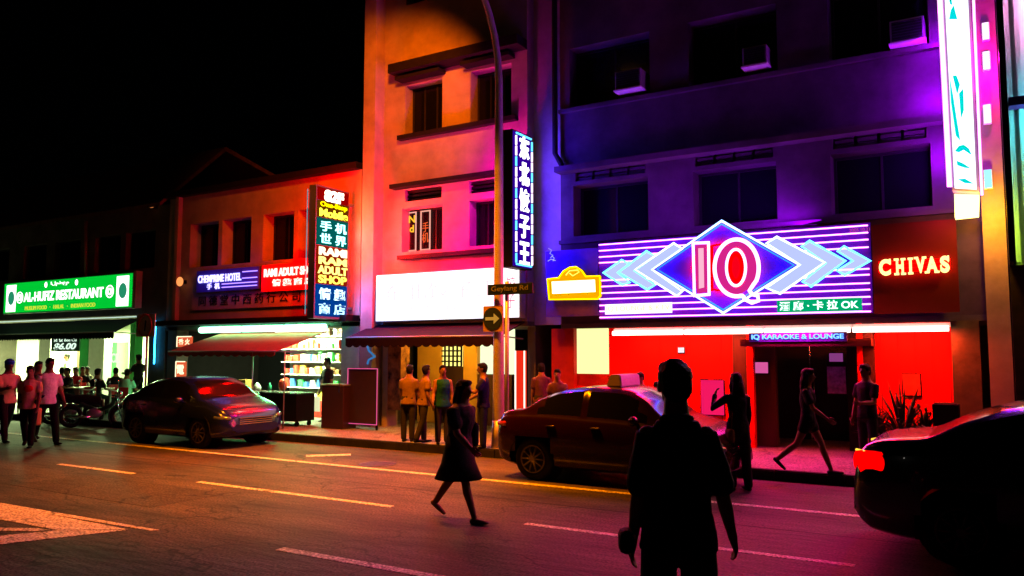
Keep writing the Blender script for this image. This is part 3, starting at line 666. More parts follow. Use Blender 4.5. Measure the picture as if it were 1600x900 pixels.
# vertical blue sign of C
s, X, zb, zt = vsign('neon_sign', 'tall blue projecting sign with five white characters and dashed neon border', 800, 201, 417, -.95, -.12, .25, trim_dark, em('blue_face', (.05, .0, .5), .6))
Hh = zt - zb; ya, yc = -.95, -.12; cy = (ya + yc)/2
for i, ch in enumerate('东北饺子王'):
    part('character', facex(text(ch, .40, .50, .012, .03), X + .05, cy + .02, zb + Hh*(.89 - .195*i)), em('white_char', (1, 1, 1), 2.6), s)
for k, yy in enumerate((ya + .09, yc - .07)):
    for i in range(12):
        a = zb + .1 + (Hh - .2)*i/12; b_ = a + (Hh-.2)/12 - .03
        c = ((.1, .55, 1), 2.2) if (i + k) % 3 == 0 else ((1, .75, .95), 2.2)
        part('border_tube', tubes([[(X + .05, yy, a), (X + .05, yy, b_)]], .022), em('bt%d' % ((i+k) % 3 == 0), *c), s)
for zz in (zb + .07, zt - .07): part('border_tube', tubes([[(X + .05, ya + .1, zz), (X + .05, cy, zz)], [(X + .05, cy + .03, zz), (X + .05, yc - .1, zz)]], .022), em('bt1', (.1, .55, 1), 2.2), s)
lamp('neon_and_fill_lamp', 'AREA', (X + .12, -.72, zb + Hh*.5), (.04, .0, 1), 210, s, .3, (X + 1.5, 0, zb + Hh*.5), sy=Hh*.95)
lamp('neon_and_fill_lamp', 'POINT', (X - .45, -.7, zb + Hh*.75), (1, .0, .55), 190, s, .1)
lamp('neon_and_fill_lamp', 'POINT', (X - .45, -.7, zb + Hh*.35), (.55, .0, 1), 75, s, .1)

# ---- IQ sign
YS = -.45
def S(px, py, y=YS): return tuple(P(px, py, y))
xl, xr = P(936, 440, YS + .1).x, P(1362, 420, YS + .1).x
zb, zt = P(1150, 494, YS + .1).z, P(1150, 364, YS + .1).z
s = thing('neon_sign', 'huge purple neon sign with blue diamond and the letters IQ between arrows', 'neon sign', (xl, YS, zb))
m_ = BM(); box(m_, xl, xr, YS + .1, -.31, zb, zt); part('panel', m_, mat('violet_panel', (.11, .008, .48), .55, var=.1), s)
yls = [382, 391.3, 401.2, 410, 437.5, 447.5, 457.5, 467, 477, 486, 495.7]
yrs = [352.5, 363.8, 374.5, 386.8, 421, 429.5, 443, 453, 464, 475.5, 487]
pinkn = em('pink_neon', (1, .25, .95), 4.2)
paths = []
for a, b_ in zip(yls, yrs):
    za, zb2 = P(938, a, YS + .05).z, P(1359, b_, YS + .05).z; z = (za + zb2)/2
    paths.append([(xl + .03, YS + .05, za*.6 + z*.4), (xr - .03, YS + .05, zb2*.6 + z*.4)])
for q in paths: part('pink_tube', tubes([q], .013), pinkn, s)
# diamond
dia = [(1019, 421), (1127.5, 345), (1249, 414), (1130, 489)]
dm = mat('pale_blue_panel', (.16, .03, .85), .5, var=.05)
m_ = BM(); poly(m_, [S(*q, YS + .02) for q in dia], (0, .03, 0)); dpan = part('diamond_panel', m_, dm, s)
bw = em('blue_white_tube', (.30, .55, 1), 4.5)
part('diamond_tube', tubes([[S(*q, YS - .03) for q in dia]], .024, True), bw, s)
inner = [(1128 + (a - 1128)*.93, 418 + (b_ - 418)*.93) for a, b_ in dia]
part('diamond_tube', tubes([[S(*q, YS - .02) for q in inner]], .012, True), em('deep_blue_tube', (.0, .02, 1), 30), s)
chev = [[(610, 405), (850, 240), (905, 275), (715, 405), (905, 540), (870, 570)], [(505, 420), (680, 290), (735, 320), (605, 412), (735, 500), (685, 530)], [(410, 425), (525, 345), (578, 370), (500, 425), (578, 485), (530, 502)]]
chevL = [[(840 + a/4, 320 + b_/4) for a, b_ in c] for c in chev]
chev = [[(150, 240), (215, 200), (515, 360), (235, 555), (150, 520), (360, 375)], [(370, 260), (420, 225), (645, 350), (430, 510), (375, 480), (520, 365)], [(595, 290), (635, 260), (800, 350), (640, 440), (590, 410), (690, 350)]]
chevR = [[(1160 + a/4, 320 + b_/4) for a, b_ in c] for c in chev]
lav = em('lavender_face', (.50, .58, 1), 1.05)
for i, c in enumerate(chevL + chevR):
    y = YS + .025 + .012*(i % 3)
    m_ = BM(); poly(m_, [S(*q, y) for q in c], (0, .008, 0)); part('arrow_panel', m_, lav, s)
    part('arrow_tube', tubes([[S(*q, y - .03) for q in c]], .023, True), em('blue_glow_tube2' if i % 3 else 'pale_tube', (.12, .85, 1) if i % 3 else (.6, .8, 1), 3.2), s)
# I
I = [(1083, 380), (1107, 379), (1108, 460), (1085, 462)]
pk = em('pink_white_tube', (1, .40, .62), 3.6)
part('letter_I', tubes([[S(*q, YS - .10) for q in I]], .036, True), pk, s)
m_ = BM(); poly(m_, [S(*q, YS - .07) for q in [(1086, 383), (1104, 382), (1105, 457), (1088, 459)]], (0, .01, 0)); part('letter_face', m_, em('letter_magenta', (.75, .02, .28), .9), s)
def oval(cx, cy, rx, ry, n=36, a0=0, a1=360): return [(cx + rx*math.cos(R(a0 + (a1-a0)*i/n)), cy + ry*math.sin(R(a0 + (a1-a0)*i/n))) for i in range(n + (0 if a1 - a0 == 360 else 1))]
m_ = BM(); poly(m_, [S(*q, YS - .085) for q in [(1091, 388), (1099, 387.5), (1100, 449), (1092, 451)]], (0, .01, 0)); part('letter_slab', m_, em('slab_pink', (1, .45, .6), 1.1), s)
q1 = oval(1151, 418.5, 34.5, 44.5, 40, 60, 395)
q1 = [(a + (418 - b_)*-.02, b_) for a, b_ in q1]
tail = [(1171, 452), (1176, 461), (1184, 462), (1185, 470), (1174, 473), (1164, 468), (1160, 461)]
qout = oval(1151, 418.5, 34.5, 44.5, 40, 78, 386) + [(1177, 445), (1171, 454), (1175, 460), (1184, 462), (1185, 470), (1175, 473), (1165, 468), (1160, 462)]
part('letter_Q', tubes([[S(*q, YS - .10) for q in qout]], .036, True), pk, s)
part('letter_Q', tubes([[S(*q, YS - .10) for q in oval(1150, 418, 15, 28.5)]], .026, True), pk, s)
# ring face between the two tubes
m_ = BM(); o1 = oval(1151, 418.5, 31, 41); o2 = oval(1150, 418, 18, 31.5)
va = [m_.verts.new(S(*q, YS - .07)) for q in o1]; vb = [m_.verts.new(S(*q, YS - .07)) for q in o2]
for i in range(36): m_.faces.new((va[i], va[(i+1) % 36], vb[(i+1) % 36], vb[i]))
part('letter_face', m_, em('letter_magenta', (.75, .02, .28), .9), s)
cz = P(1128, 418, YS)
part('red_halo_tube', tubes([[S(*q, YS - .045) for q in oval(1128, 418, 46, 36)]], .018, True), em('red_back', (1, .0, .0), 34), s)
m_ = BM(); poly(m_, [S(*q, YS - .03) for q in oval(1150, 418, 13, 26)], (0, .01, 0)); part('red_disc', m_, em('red_disc', (1, .0, .01), .95), s)
part('red_halo_tube', tubes([[S(*q, YS - .045) for q in oval(1150, 418, 9, 20)]], .03, True), em('red_back2', (1, .0, .0), 3), s)
part('red_halo_tube', tubes([[S(1112, 385, YS - .045), S(1112, 455, YS - .045)]], .03), em('red_back2', (1, .0, .0), 3), s)
lamp('neon_and_fill_lamp', 'AREA', (cz.x, YS - .3, cz.z), (1, .0, .04), 620, s, xr - xl, (cz.x, -6, 0), sy=1.0)
lamp('neon_and_fill_lamp', 'AREA', (cz.x + .3, YS - .15, zt + .12), (.25, .0, 1), 150, s, (xr - xl)*.9, (cz.x, YS + .6, zt + 2), sy=.15)
# karaoke lettering
a0_, a1_, c0, c1 = FR(1219, 1342, 467, 487, YS)
part('karaoke_lettering', at(text('酒 廊 · 卡 拉 OK', a1_-a0_, (c1-c0)*.72, .01, .015), ((a0_+a1_)/2, YS - .05, (c0+c1)/2)), em('white_green', (.7, 1, .85), 2.4), s)
m_ = BM(); box(m_, a0_ - .05, a1_ + .05, YS - .02, YS + .01, c0, c1); part('green_plate', m_, em('green_plate', (.0, .45, .18), .9), s)
a0_, a1_, c0, c1 = FR(946, 1050, 474, 490, YS)
m_ = BM(); box(m_, a0_, a1_, YS - .02, YS + .01, c0, c1); part('cream_plate', m_, em('cream_plate', (1, .85, .8), 1.7), s)
part('small_lettering', at(text('IQ LOUNGE & KTV', (a1_-a0_)*.95, (c1-c0)*.6, .005), ((a0_+a1_)/2, YS - .026, (c0+c1)/2)), em('faint_gold', (1, .8, .45), 1.1), s)
a0_, a1_, c0, c1 = FR(1327, 1359, 356, 362, YS)
part('small_lettering', at(text('2005.10.21', (a1_-a0_), (c1-c0)*.9, .005), ((a0_+a1_)/2, YS, (c0+c1)/2)), em('dim_pink', (.8, .08, .4), .7), s)

# CHIVAS panel
xa_, xb_ = xr + .02, P(1497, 420, YS + .1).x
z0, z1 = P(1430, 489, YS + .1).z, P(1430, 347, YS + .1).z
s = thing('neon_sign', 'black panel with yellow serif CHIVAS lettering and red neon glow', 'neon sign', (xa_, YS, z0))
m_ = BM(); box(m_, xa_, xb_, YS + .08, -.31, z0, z1); part('panel', m_, mat('red_tinted_panel', (.075, .008, .007), .7, var=.1), s)  # black panel tinted red so the glow round the letters shows
lets = [('C', 1373, 1393, 405.5, 431), ('H', 1397, 1416, 404, 430), ('I', 1419, 1427, 403, 429), ('V', 1430, 1447, 401.5, 427), ('A', 1446, 1467, 401, 427), ('S', 1468.5, 1484.5, 400, 426.5)]
yel = em('cream_yellow_letter', (1, .85, .28), 1.9)
for ch, a, b_, t0, t1 in lets:
    x0, x1, c0, c1 = FR(a, b_, t0, t1, YS); bm = at(text(ch, (x1-x0)*(.62 if ch in 'H' else .5 if ch == 'I' else .9), c1-c0, .012, .05), ((x0+x1)/2, YS - .04, (c0+c1)/2))
    sb = (x1-x0); hgt = .035
    ser = {'H': [(.02, .42, 0), (.58, .98, 0), (.02, .42, 1), (.58, .98, 1)], 'I': [(0, 1, 0), (0, 1, 1)], 'V': [(-.08, .32, 1), (.66, 1.06, 1)], 'A': [(-.06, .3, 0), (.66, 1.04, 0)], 'C': [(.84, .98, .78)], 'S': [(.78, .94, .78), (.06, .2, .18)]}[ch]
    for u0, u1, v in ser:
        zz = c0 + (c1-c0 - hgt)*v; hh = hgt if v in (0, 1) else .09
        box(bm, x0 + sb*u0, x0 + sb*u1, YS - .052, YS - .028, zz, zz + hh)
    part('letter', bm, yel, s)
part('red_halo_tube', tubes([[S(1374, u + 2, YS + .0), S(1484, u - 3.5, YS + .0)] for u in (409, 415.5, 422)], .022), em('red_backlight', (1, .0, .0), 26), s)  # tubes added behind the letters to make the red halo
lamp('neon_and_fill_lamp', 'AREA', ((xa_+xb_)/2, YS - .3, P(1430, 415, YS).z), (1, .02, .0), 40, s, 1.2, ((xa_+xb_)/2, -6, 0), sy=.2)

# yellow beer sign and purple advert panel
x0, x1, z0, z1 = FR(853, 935, 390, 494, YS + .1)
s = thing('advert_panel', 'deep blue and violet panel behind the small yellow sign', 'sign', (x0, YS, z0))
m_ = BM(); box(m_, x0, x1, YS + .1, -.2, z0, z1); part('panel', m_, mat('deep_blue_panel', (.05, .02, .45), .5, var=.3), s)
sq = [[(857, 388), (862, 391), (859, 396), (864, 399), (860, 403)], [(856, 408), (861, 405), (868, 407)], [(862, 400), (866, 403), (864, 408)]]
part('line_figure', tubes([[S(*q, YS + .08) for q in c] for c in sq], .008), em('pale_line', (.5, .5, 1), .9), s)
s = thing('neon_sign', 'small glowing yellow box sign with humped top beside the purple sign', 'neon sign', S(893, 468, YS - .05))
out = [(858, 468), (855, 436), (873, 434), (880, 424), (890, 418), (900, 417), (909, 423), (915, 432), (937, 431), (938, 462), (934, 467)]
m_ = BM(); poly(m_, [S(*q, YS - .02) for q in out], (0, .08, 0)); part('box', m_, em('amber_face', (1, .42, .0), 1.0), s)
part('outline_tube', tubes([[S(*q, YS - .05) for q in out]], .018, True), em('yellow_tube', (1, .62, .0), 2.2), s)
m_ = BM(); poly(m_, [S(*q, YS - .04) for q in [(863, 459), (862, 440), (929, 437), (930, 456)]], (0, .015, 0)); part('lit_window', m_, em('white_yellow', (1, .95, .6), 2.6), s)
part('emblem', tubes([[S(*q, YS - .06) for q in c] for c in ([(884, 430), (890, 423), (902, 422), (905, 425), (895, 431), (890, 427)],)], .012), em('yellow_tube_b', (1, .9, .1), 1.7), s)
lamp('neon_and_fill_lamp', 'POINT', S(897, 450, YS - .3), (1, .22, .0), 60, s, .08)

# long fluorescent row under the sign
zf = P(1220, 517, YS).z; x0, x1 = P(957, 520, YS).x, P(1486, 514, YS).x
n_ = 4
for i in range(n_):
    a, b_ = x0 + (x1-x0)*i/n_ + .01, x0 + (x1-x0)*(i+1)/n_ - .03
    t = thing('tube_light', 'pink white fluorescent tube, %s of four under the purple sign' % ['first from the left', 'second from the left', 'third from the left', 'rightmost'][i], 'light', (a, YS, zf), group='fluorescent tubes under the karaoke sign')
    m_ = BM(); cyl(m_, (a, YS, zf), (b_, YS, zf), .045); part('tube', m_, em('pinkish_fluo', (1, .62, .55), 4.5), t)
    m_ = BM(); box(m_, a - .01, b_ + .02, YS + .06, YS + .13, zf + .03, zf + .10); part('batten', m_, white_p, t)
    lamp('tube_lamp', 'AREA', ((a+b_)/2, YS - .02, zf - .08), (1, .05, .01), 110, t, b_ - a, ((a+b_)/2, .5, 0), sy=.1)
a0_, a1_, c0, c1 = FR(1174, 1318, 522, 531, -.55)
s = thing('neon_sign', 'blue neon lettering on the canopy over the dark entrance', 'neon sign', (a0_, -.55, c0))
part('lettering', at(text('IQ KARAOKE & LOUNGE', a1_-a0_, c1-c0, .01, .02), ((a0_+a1_)/2, -.54, (c0+c1)/2)), em('sky_blue_neon', (.12, .35, 1), 3), s)
m_ = BM(); box(m_, a0_ - .05, a1_ + .05, -.53, -.502, c0 - .03, c1 + .03); part('backing', m_, mat('navy_board', (.06, .06, .3), .6), s)

# vertical sign at the right, white with cyan shapes
YV = -.8
def V(px, py, y=YV): return tuple(P(px, py, y))
def lean(x, y): return (x - (300 - y)*.03, y)       # sides as in the photograph
out = [lean(1488, 297), lean(1530, 300), lean(1523, -160), lean(1478, -160)]
s = thing('neon_sign', 'tall white and cyan sign with pink borders at the top right', 'neon sign', V(1508, 340))
m_ = BM(); poly(m_, [V(*q) for q in out], (0, .3, 0)); part('sign_box', m_, mat('white_sign_casing', (.5, .45, .6), .5), s)
m_ = BM(); inn = [lean(1492, 294), lean(1526, 296), lean(1519, -158), lean(1482, -158)]
poly(m_, [V(*q, YV - .012) for q in inn], (0, .01, 0)); part('lit_face', m_, em('white_cyan_face', (.85, .95, 1), 1.9), s)
cy_ = em('cyan_ink', (.0, .75, .80), 1.0)
shapes = []
for dy in (0, 62, 124):
    shapes += [[(1487, -2 + dy - 20), (1493, 12 + dy - 20), (1498, 30 + dy - 20), (1492, 26 + dy - 20)], ]
shapes = [[(1488, -30), (1492, -30), (1497, 8), (1493, 6)], [(1499, 8), (1504, 30), (1491, 30), (1494, 16)], [(1494, 118), (1500, 118), (1505, 132), (1500, 148)], [(1489, 118), (1494, 150), (1499, 190), (1503, 220), (1496, 212), (1490, 160)], [(1503, 146), (1510, 138), (1510, 172), (1505, 186)], [(1494, 236), (1500, 228), (1508, 226), (1516, 232), (1520, 242), (1516, 240), (1508, 234), (1500, 238)],
          [(1496, 251), (1506, 255), (1518, 263), (1508, 262), (1497, 258)], [(1497, 280), (1508, 279), (1522, 287), (1508, 286)], [(1486, -110), (1500, -90), (1500, -60), (1486, -80)]]
for c in shapes:
    m_ = BM(); poly(m_, [V(*lean(*q), YV - .02) for q in c], (0, .006, 0)); part('cyan_shape', m_, cy_, s)
for c in ([(1482, 292), (1472, -160)], [(1534, 305), (1528, -160)], [(1486, 292), (1476, -160)]):
    part('border_tube', tubes([[V(*lean(*q), YV - .05) for q in c]], .02), em('pink_border', (1, .35, .9), 3), s)
m_ = BM(); poly(m_, [V(*q, YV - .01) for q in [(1492, 340), (1491, 303), (1530, 304), (1529, 336)]], (0, .25, 0)); part('yellow_box', m_, em('yellow_white_box', (1, .9, .3), 3.2), s)
p = P(1500, 150, YV)
for py_, pw_ in ((60, 95), (150, 150), (240, 130)):
    q = P(1462, py_, -.36); lamp('neon_and_fill_lamp', 'POINT', tuple(q), (.28, .0, 1), pw_, s, .06)
lamp('neon_and_fill_lamp', 'POINT', tuple(P(1552, 90, -.9)), (1, .0, .45), 170, s, .1)
lamp('neon_and_fill_lamp', 'POINT', tuple(P(1548, 330, -.9)), (1, .35, .0), 130, s, .1)
lamp('neon_and_fill_lamp', 'POINT', tuple(P(1470, 330, -.75)), (1, .05, .2), 22, s, .1)
for i, (yt, yb_, c, lab) in enumerate(((35, 60, (1, .8, 1), 'topmost white'), (80, 107, (1, .8, 1), 'second white'), (163, 191, (.95, .85, 1), 'third white'), (265, 293, (.3, .85, .95), 'lowest pale cyan'))):
    a, b_, c0, c1 = FR(1535 + i*1, 1545 + i*1.5, yt, yb_, -.42)
    t = thing('lamp_box', '%s lamp box in the column right of the tall cyan sign' % lab, 'lamp', (a, -.3, c0), group='small lamp boxes on the magenta pilaster')
    m_ = BM(); box(m_, a, b_, -.42, -.38, c0, c1); part('diffuser', m_, em('lampbox%d' % i, c, 1.5), t)
    m_ = BM(); box(m_, a - .01, b_ + .01, -.378, -.302, c0 - .01, c1 + .01); part('housing', m_, white_p, t)

# ---------------------------------------------------------------- air conditioners
def aircon(px0, px1, pt, pb, lab):
    x0, x1, z0, z1 = FR(px0, px1, pt, pb, -.25); t = thing('air_conditioner', lab, 'air conditioner', (x0, 0, z0), group='window air conditioners on the purple building')
    part('casing', bbox(x0, x1, -.26, .28, z0, z1, bev=.01), mat('ac_casing', (.16, .14, .14), .5, var=.2), t)
    m_ = BM(); box(m_, x0 + .03, x1 - .03, -.268, -.262, z0 + .03, z1 - .03); g_ = part('grille', m_, black_m, t)
    m_ = BM()
    for i in range(7): zz = z0 + .05 + (z1-z0-.1)*i/6; box(m_, x0 + .03, x1 - .03, -.28, -.27, zz - .004, zz + .004)
    part('fins', m_, frame_m, g_)
    m_ = BM(); box(m_, x0 - .02, x1 + .02, -.3, -.0, z0 - .035, z0 - .004); part('bracket', m_, mat('ac_tray', (.6, .55, .45), .5), t)
aircon(961, 1001, 109, 138, 'boxy air conditioner in the upper left window with a pale tray')
aircon(1160, 1198, 72, 101, 'dim air conditioner in the middle upper window')
aircon(1390, 1444, 29, 64, 'blue lit air conditioner in the right upper window')

# ---------------------------------------------------------------- street lamp and signs on the kerb
pole_m = mat('painted_pole', (.35, .33, .30), .45, .3, var=.3)
pb_ = P(779, 600, KY + .35); px_ = pb_.x; py_ = KY + .35
sl = thing('street_lamp', 'tall grey street lamp curving over the road', 'street lamp', (px_, py_, SWZ))
zc = P(777, 130, py_).z
pts = [(px_, py_, SWZ), (px_, py_, 3.0), (px_, py_, zc)]
rr = [.115, .095, .075]
for i in range(1, 9):
    a = R(90)*i/9; pts.append((px_ - .35*(1 - math.cos(a))*1.2, py_ - (1 - math.cos(a))*1.9, zc + math.sin(a)*2.6)); rr.append(.07 - .003*i)
tipp = pts[-1]; pts.append((tipp[0] - .3, tipp[1] - 1.0, tipp[2] + .25)); rr.append(.04)
m_ = BM(); limb(m_, pts, rr, n=14); part('pole', m_, pole_m, sl)
m_ = BM(); cyl(m_, (px_, py_, SWZ), (px_, py_, SWZ + .5), .14, .12, n=18); part('base', m_, pole_m, sl)
hp = Vector(pts[-1]) + Vector((-.05, -.35, .0))
m_ = BM(); ball(m_, hp, (.17, .42, .12)); part('lamp_head', m_, pole_m, sl)
m_ = BM(); ball(m_, hp + Vector((0, -.03, -.07)), (.12, .3, .08)); part('lamp_glass', m_, em('sodium_glass', (1, .42, .06), 30), sl)
SOD = (1, .17, .0)
lamp('sodium_lamp', 'SPOT', hp + Vector((0, -.05, -.3)), (1, .205, .0), 24000, sl, .12, hp + Vector((-.5, .35, -6)), spot=R(76), blend=1)
lamp('sodium_lamp', 'SPOT', hp + Vector((-.1, .3, -.25)), (1, .14, .0), 4200, sl, .12, Vector((-13.0, 0, 7.3)), spot=R(60), blend=.7)  # second beam added to the head, aimed at the narrow house's upper wall
# unseen street lamp added on the near side to light the walking group
sl2 = copy_thing(sl, (-25.5, -15.6, 0), R(180), label='street lamp added out of view on the near side to light the walkers')
sl['group'] = sl2['group'] = 'street lamps along the kerb'
for ch in sl2.children:
    if ch.type == 'LIGHT':
        ch.data = ch.data.copy(); ch.data.energy *= .42 if ch.data.energy > 9000 else .02; ch.data.spot_size = R(66)
        L_ = root_matrix(sl2) @ ch.matrix_local.translation; T_ = Vector((-20.8, -5.2, .6))
        ch.matrix_local = root_matrix(sl2).inverted() @ Matrix.Translation(L_) @ (T_ - L_).to_track_quat('-Z', 'Y').to_matrix().to_4x4()

# one way sign plate on the lamp
a0_, a1_, c0, c1 = FR(755, 785, 478, 518, py_ - .15)
ow = thing('traffic_sign', 'dark round one way sign with a pale arrow pointing right', 'traffic sign', ((a0_+a1_)/2, py_ - .12, c0))
cx, cz_ = (a0_+a1_)/2, (c0+c1)/2
m_ = BM(); box(m_, a0_, a1_, py_ - .15, py_ - .13, c0, c1); part('plate', m_, mat('sign_plate', (.25, .16, .08), .6), ow)
m_ = BM(); cyl(m_, (cx, py_ - .152, cz_), (cx, py_ - .162, cz_), (a1_-a0_)*.49, n=32); part('disc', m_, mat('dark_sign_disc', (.01, .02, .05), .5), ow)
r_ = (a1_-a0_)*.36; y = py_ - .165
m_ = BM(); poly(m_, [(cx - r_, y, cz_ + .03), (cx + r_*.2, y, cz_ + .03), (cx + r_*.2, y, cz_ + .10), (cx + r_, y, cz_), (cx + r_*.2, y, cz_ - .10), (cx + r_*.2, y, cz_ - .03), (cx - r_, y, cz_ - .03)], (0, -.005, 0)); part('arrow', m_, em('glowing_arrow', (1, .45, .05), .5), ow)  # arrow glows by emission in place of reflected light
# street name sign on its own post
p = P(792, 600, KY + .2); X = p.x; y = KY + .2
st_ = thing('street_name_sign', 'dark street name sign on a slim post beside the lamp', 'street sign', (X, y, SWZ))
a0_, a1_, c0, c1 = FR(762, 832, 443, 460, y - .08)
m_ = BM(); cyl(m_, (X, y, SWZ), (X, y, c1 + .05), .04); part('post', m_, pole_m, st_)
part('board', bbox(a0_, a1_, y - .09, y - .05, c0, c1, bev=.012), mat('street_sign_green', (.002, .008, .005), .6), st_)
part('lettering', at(text('Geylang Rd', (a1_-a0_)*.82, (c1-c0)*.62, .004, .01), ((a0_+a1_)/2, y - .094, (c0+c1)/2)), mat('sign_white', (.10, .12, .10), .5), st_)
# left square sign
p = P(229, 600, KY + .3); y = KY + .3
a0_, a1_, c0, c1 = FR(214, 243, 491, 526, y)
t = thing('traffic_sign', 'orange lit square sign with a ring and slash mark near the restaurant', 'traffic sign', (p.x, y, SWZ))
cx, cz_ = (a0_+a1_)/2, (c0+c1)/2
m_ = BM(); cyl(m_, (cx, y + .04, SWZ), (cx, y + .04, c1), .035); part('post', m_, pole_m, t)
part('plate', bbox(a0_, a1_, y - .02, y, c0, c1, bev=.006), mat('cream_plate_paint', (.8, .6, .45), .5), t)
m_ = BM(); torus(m_, (cx, y - .03, cz_), (0, 1, 0), (a1_-a0_)*.36, .025); part('ring', m_, mat('orange_ring', (.7, .12, .03), .5), t)
m_ = BM(); poly(m_, [(cx - .03, y - .03, cz_ - .15), (cx + .02, y - .03, cz_ - .15), (cx + .06, y - .03, cz_ + .12), (cx, y - .03, cz_ + .14)], (0, -.006, 0)); part('mark', m_, black_m, t)
# wall lamps in the gap
for (a, b_, lab) in ((281, 440, 'small glowing wall lamp in the dark gap left of the blue neon'), (236, 322, 'tiny orange lamp under the eaves above the restaurant')):
    p = P(a, b_, -.2); t = thing('wall_lamp', lab, 'lamp', tuple(p)); m_ = BM(); ball(m_, p, (.12, .08, .14 if b_ > 400 else .05)); part('globe', m_, em('wall_globe%d' % a, (1, .3, .08), 1.3 if b_ > 400 else .8), t)
    m_ = BM(); box(m_, p.x - .05, p.x + .05, -.13, -.002, p.z - .05, p.z + .05); part('mount', m_, trim_dark, t)

# ---------------------------------------------------------------- B ground floor: awning, tube, shop
X0, X1 = P(300, 519, -.06).x, P(510, 518, -.06).x
zt = P(430, 519, -.06).z; yb = -1.75
zb = P(350, 549, yb).z
ra = mat('red_canvas', (.42, .06, .03), .75, var=.25)
X0 = P(263, 550, yb).x
awning('awning', 'sloping dark red awning over the lit convenience stall', X0, X1, zt, yb, zb, zb - P(350, 556, yb).z, ra, .3)
for i in range(3):
    xa_, xb_ = P(311 + i*66, 512, -.2).x, P(311 + i*66 + 62, 512, -.2).x; z = zt + .10
    t = thing('tube_light', 'green white fluorescent tube above the red awning, %s' % ['left end', 'middle', 'right end near the tall sign'][i], 'light', (xa_, -.2, z), group='fluorescent tubes above the red awning')
    m_ = BM(); cyl(m_, (xa_, -.14, z), (xb_, -.14, z), .085); part('tube', m_, em('green_fluo', (.35, 1, .65), 6), t)
    m_ = BM(); box(m_, xa_, xb_, -.08, -.01, z + .02, z + .08); part('batten', m_, white_p, t)
    lamp('tube_lamp', 'AREA', ((xa_+xb_)/2, -.25, z + .1), (.12, 1, .4), 60, t, xb_ - xa_, ((xa_+xb_)/2, 0, z - .3), sy=.08)
# lit shop at the right of B
YB = 1.2
x0, x1 = P(438, 600, YB).x, P(531, 600, YB).x; zT = zlB - .25
sh = thing('shelf_unit', 'brightly lit pale shelf wall full of packets behind the counter', 'shelves', (x0, YB, SWZ))
m_ = BM(); box(m_, x0, x1, YB + .35, YB + .4, SWZ, zT); part('back_panel', m_, white_p, sh)
m_ = BM()
shelves = [SWZ + .45 + i*.36 for i in range(7)]
for z in shelves: box(m_, x0, x1, YB, YB + .345, z - .02, z)
part('shelf_board', m_, white_p, sh)
m_ = BM(); box(m_, x0, x1, YB - .05, YB - .004, SWZ, shelves[0]); part('kick_panel', m_, mat('red_laminate', (.5, .04, .03), .5), sh)
cols = [('green', (.05, .5, .1)), ('red', (.6, .05, .03)), ('yellow', (.8, .6, .08)), ('blue', (.05, .15, .5)), ('white', (.8, .8, .8)), ('brown', (.15, .07, .03))]
rn = ['lowest', 'second', 'third', 'fourth', 'fifth', 'sixth', 'top']
protos = {}
for ri, z in enumerate(shelves):
    xx = x0 + .06
    while xx < x1 - .15:
        k = random.randrange(6); wd = random.choice((.10, .14, .18)); hh = random.uniform(.14, .28)
        cn, cc = cols[k]; key = (cn, wd)
        if key not in protos:
            bm = bbox(0, wd, 0, .12, 0, .22, bev=.008); o = solo('packet', bm, mat('packet_' + cn, cc, .4, var=.3, scale=12), 'x', 'packet', (0, 0, 0)); protos[key] = o; c = o
        else: c = protos[key].copy(); COL.objects.link(c)
        c.location = (xx, YB + .06 + random.uniform(0, .05), z + .001); c.scale = (1, 1, hh/.22)
        c['label'] = '%s %spacket on the %s shelf of the lit stall' % (cn, {.10: 'slim ', .14: '', .18: 'wide '}[wd], rn[ri]); c['category'] = 'packet'; c['group'] = 'packets on the lit shelves'
        xx += wd + random.uniform(.03, .16)
lamp('shop_and_spill_lamp', 'AREA', ((x0+x1)/2, YB - .9, zT - .05), (.8, 1, .5), 800, sh, x1 - x0, ((x0+x1)/2, YB + .2, 1.2), sy=.25)
lamp('shop_and_spill_lamp', 'AREA', ((x0+x1)/2 + .3, .5, zT - .1), (.12, 1, .25), 150, sh, 1.2, ((x0+x1)/2 + .5, -1.6, 0), sy=.2)  # extra green lamp added to cast a glow on the pavement
m_ = BM(); cyl(m_, (x0 + .2, YB - .4, zT - .05), (x1 - .2, YB - .4, zT - .05), .03); part('light_tube', m_, em('shop_tube', (.9, 1, .7), 5), sh)
# two propped papers at the foot
for i, (a, b_) in enumerate(((476, 486), (488, 499))):
    xa_, xb_, c0, c1 = FR(a, b_, 620, 643, YB - .3); solo('leaflet_stand', bbox(xa_, xb_, YB - .3, YB - .27, c0, c1, bev=.004), em('lit_leaflet', (.9, .9, .5), .9), ['pale propped board on the left at the foot of the lit shelves', 'pale propped board on the right at the foot of the lit shelves'][i], 'board', (xa_, YB - .3, c0))
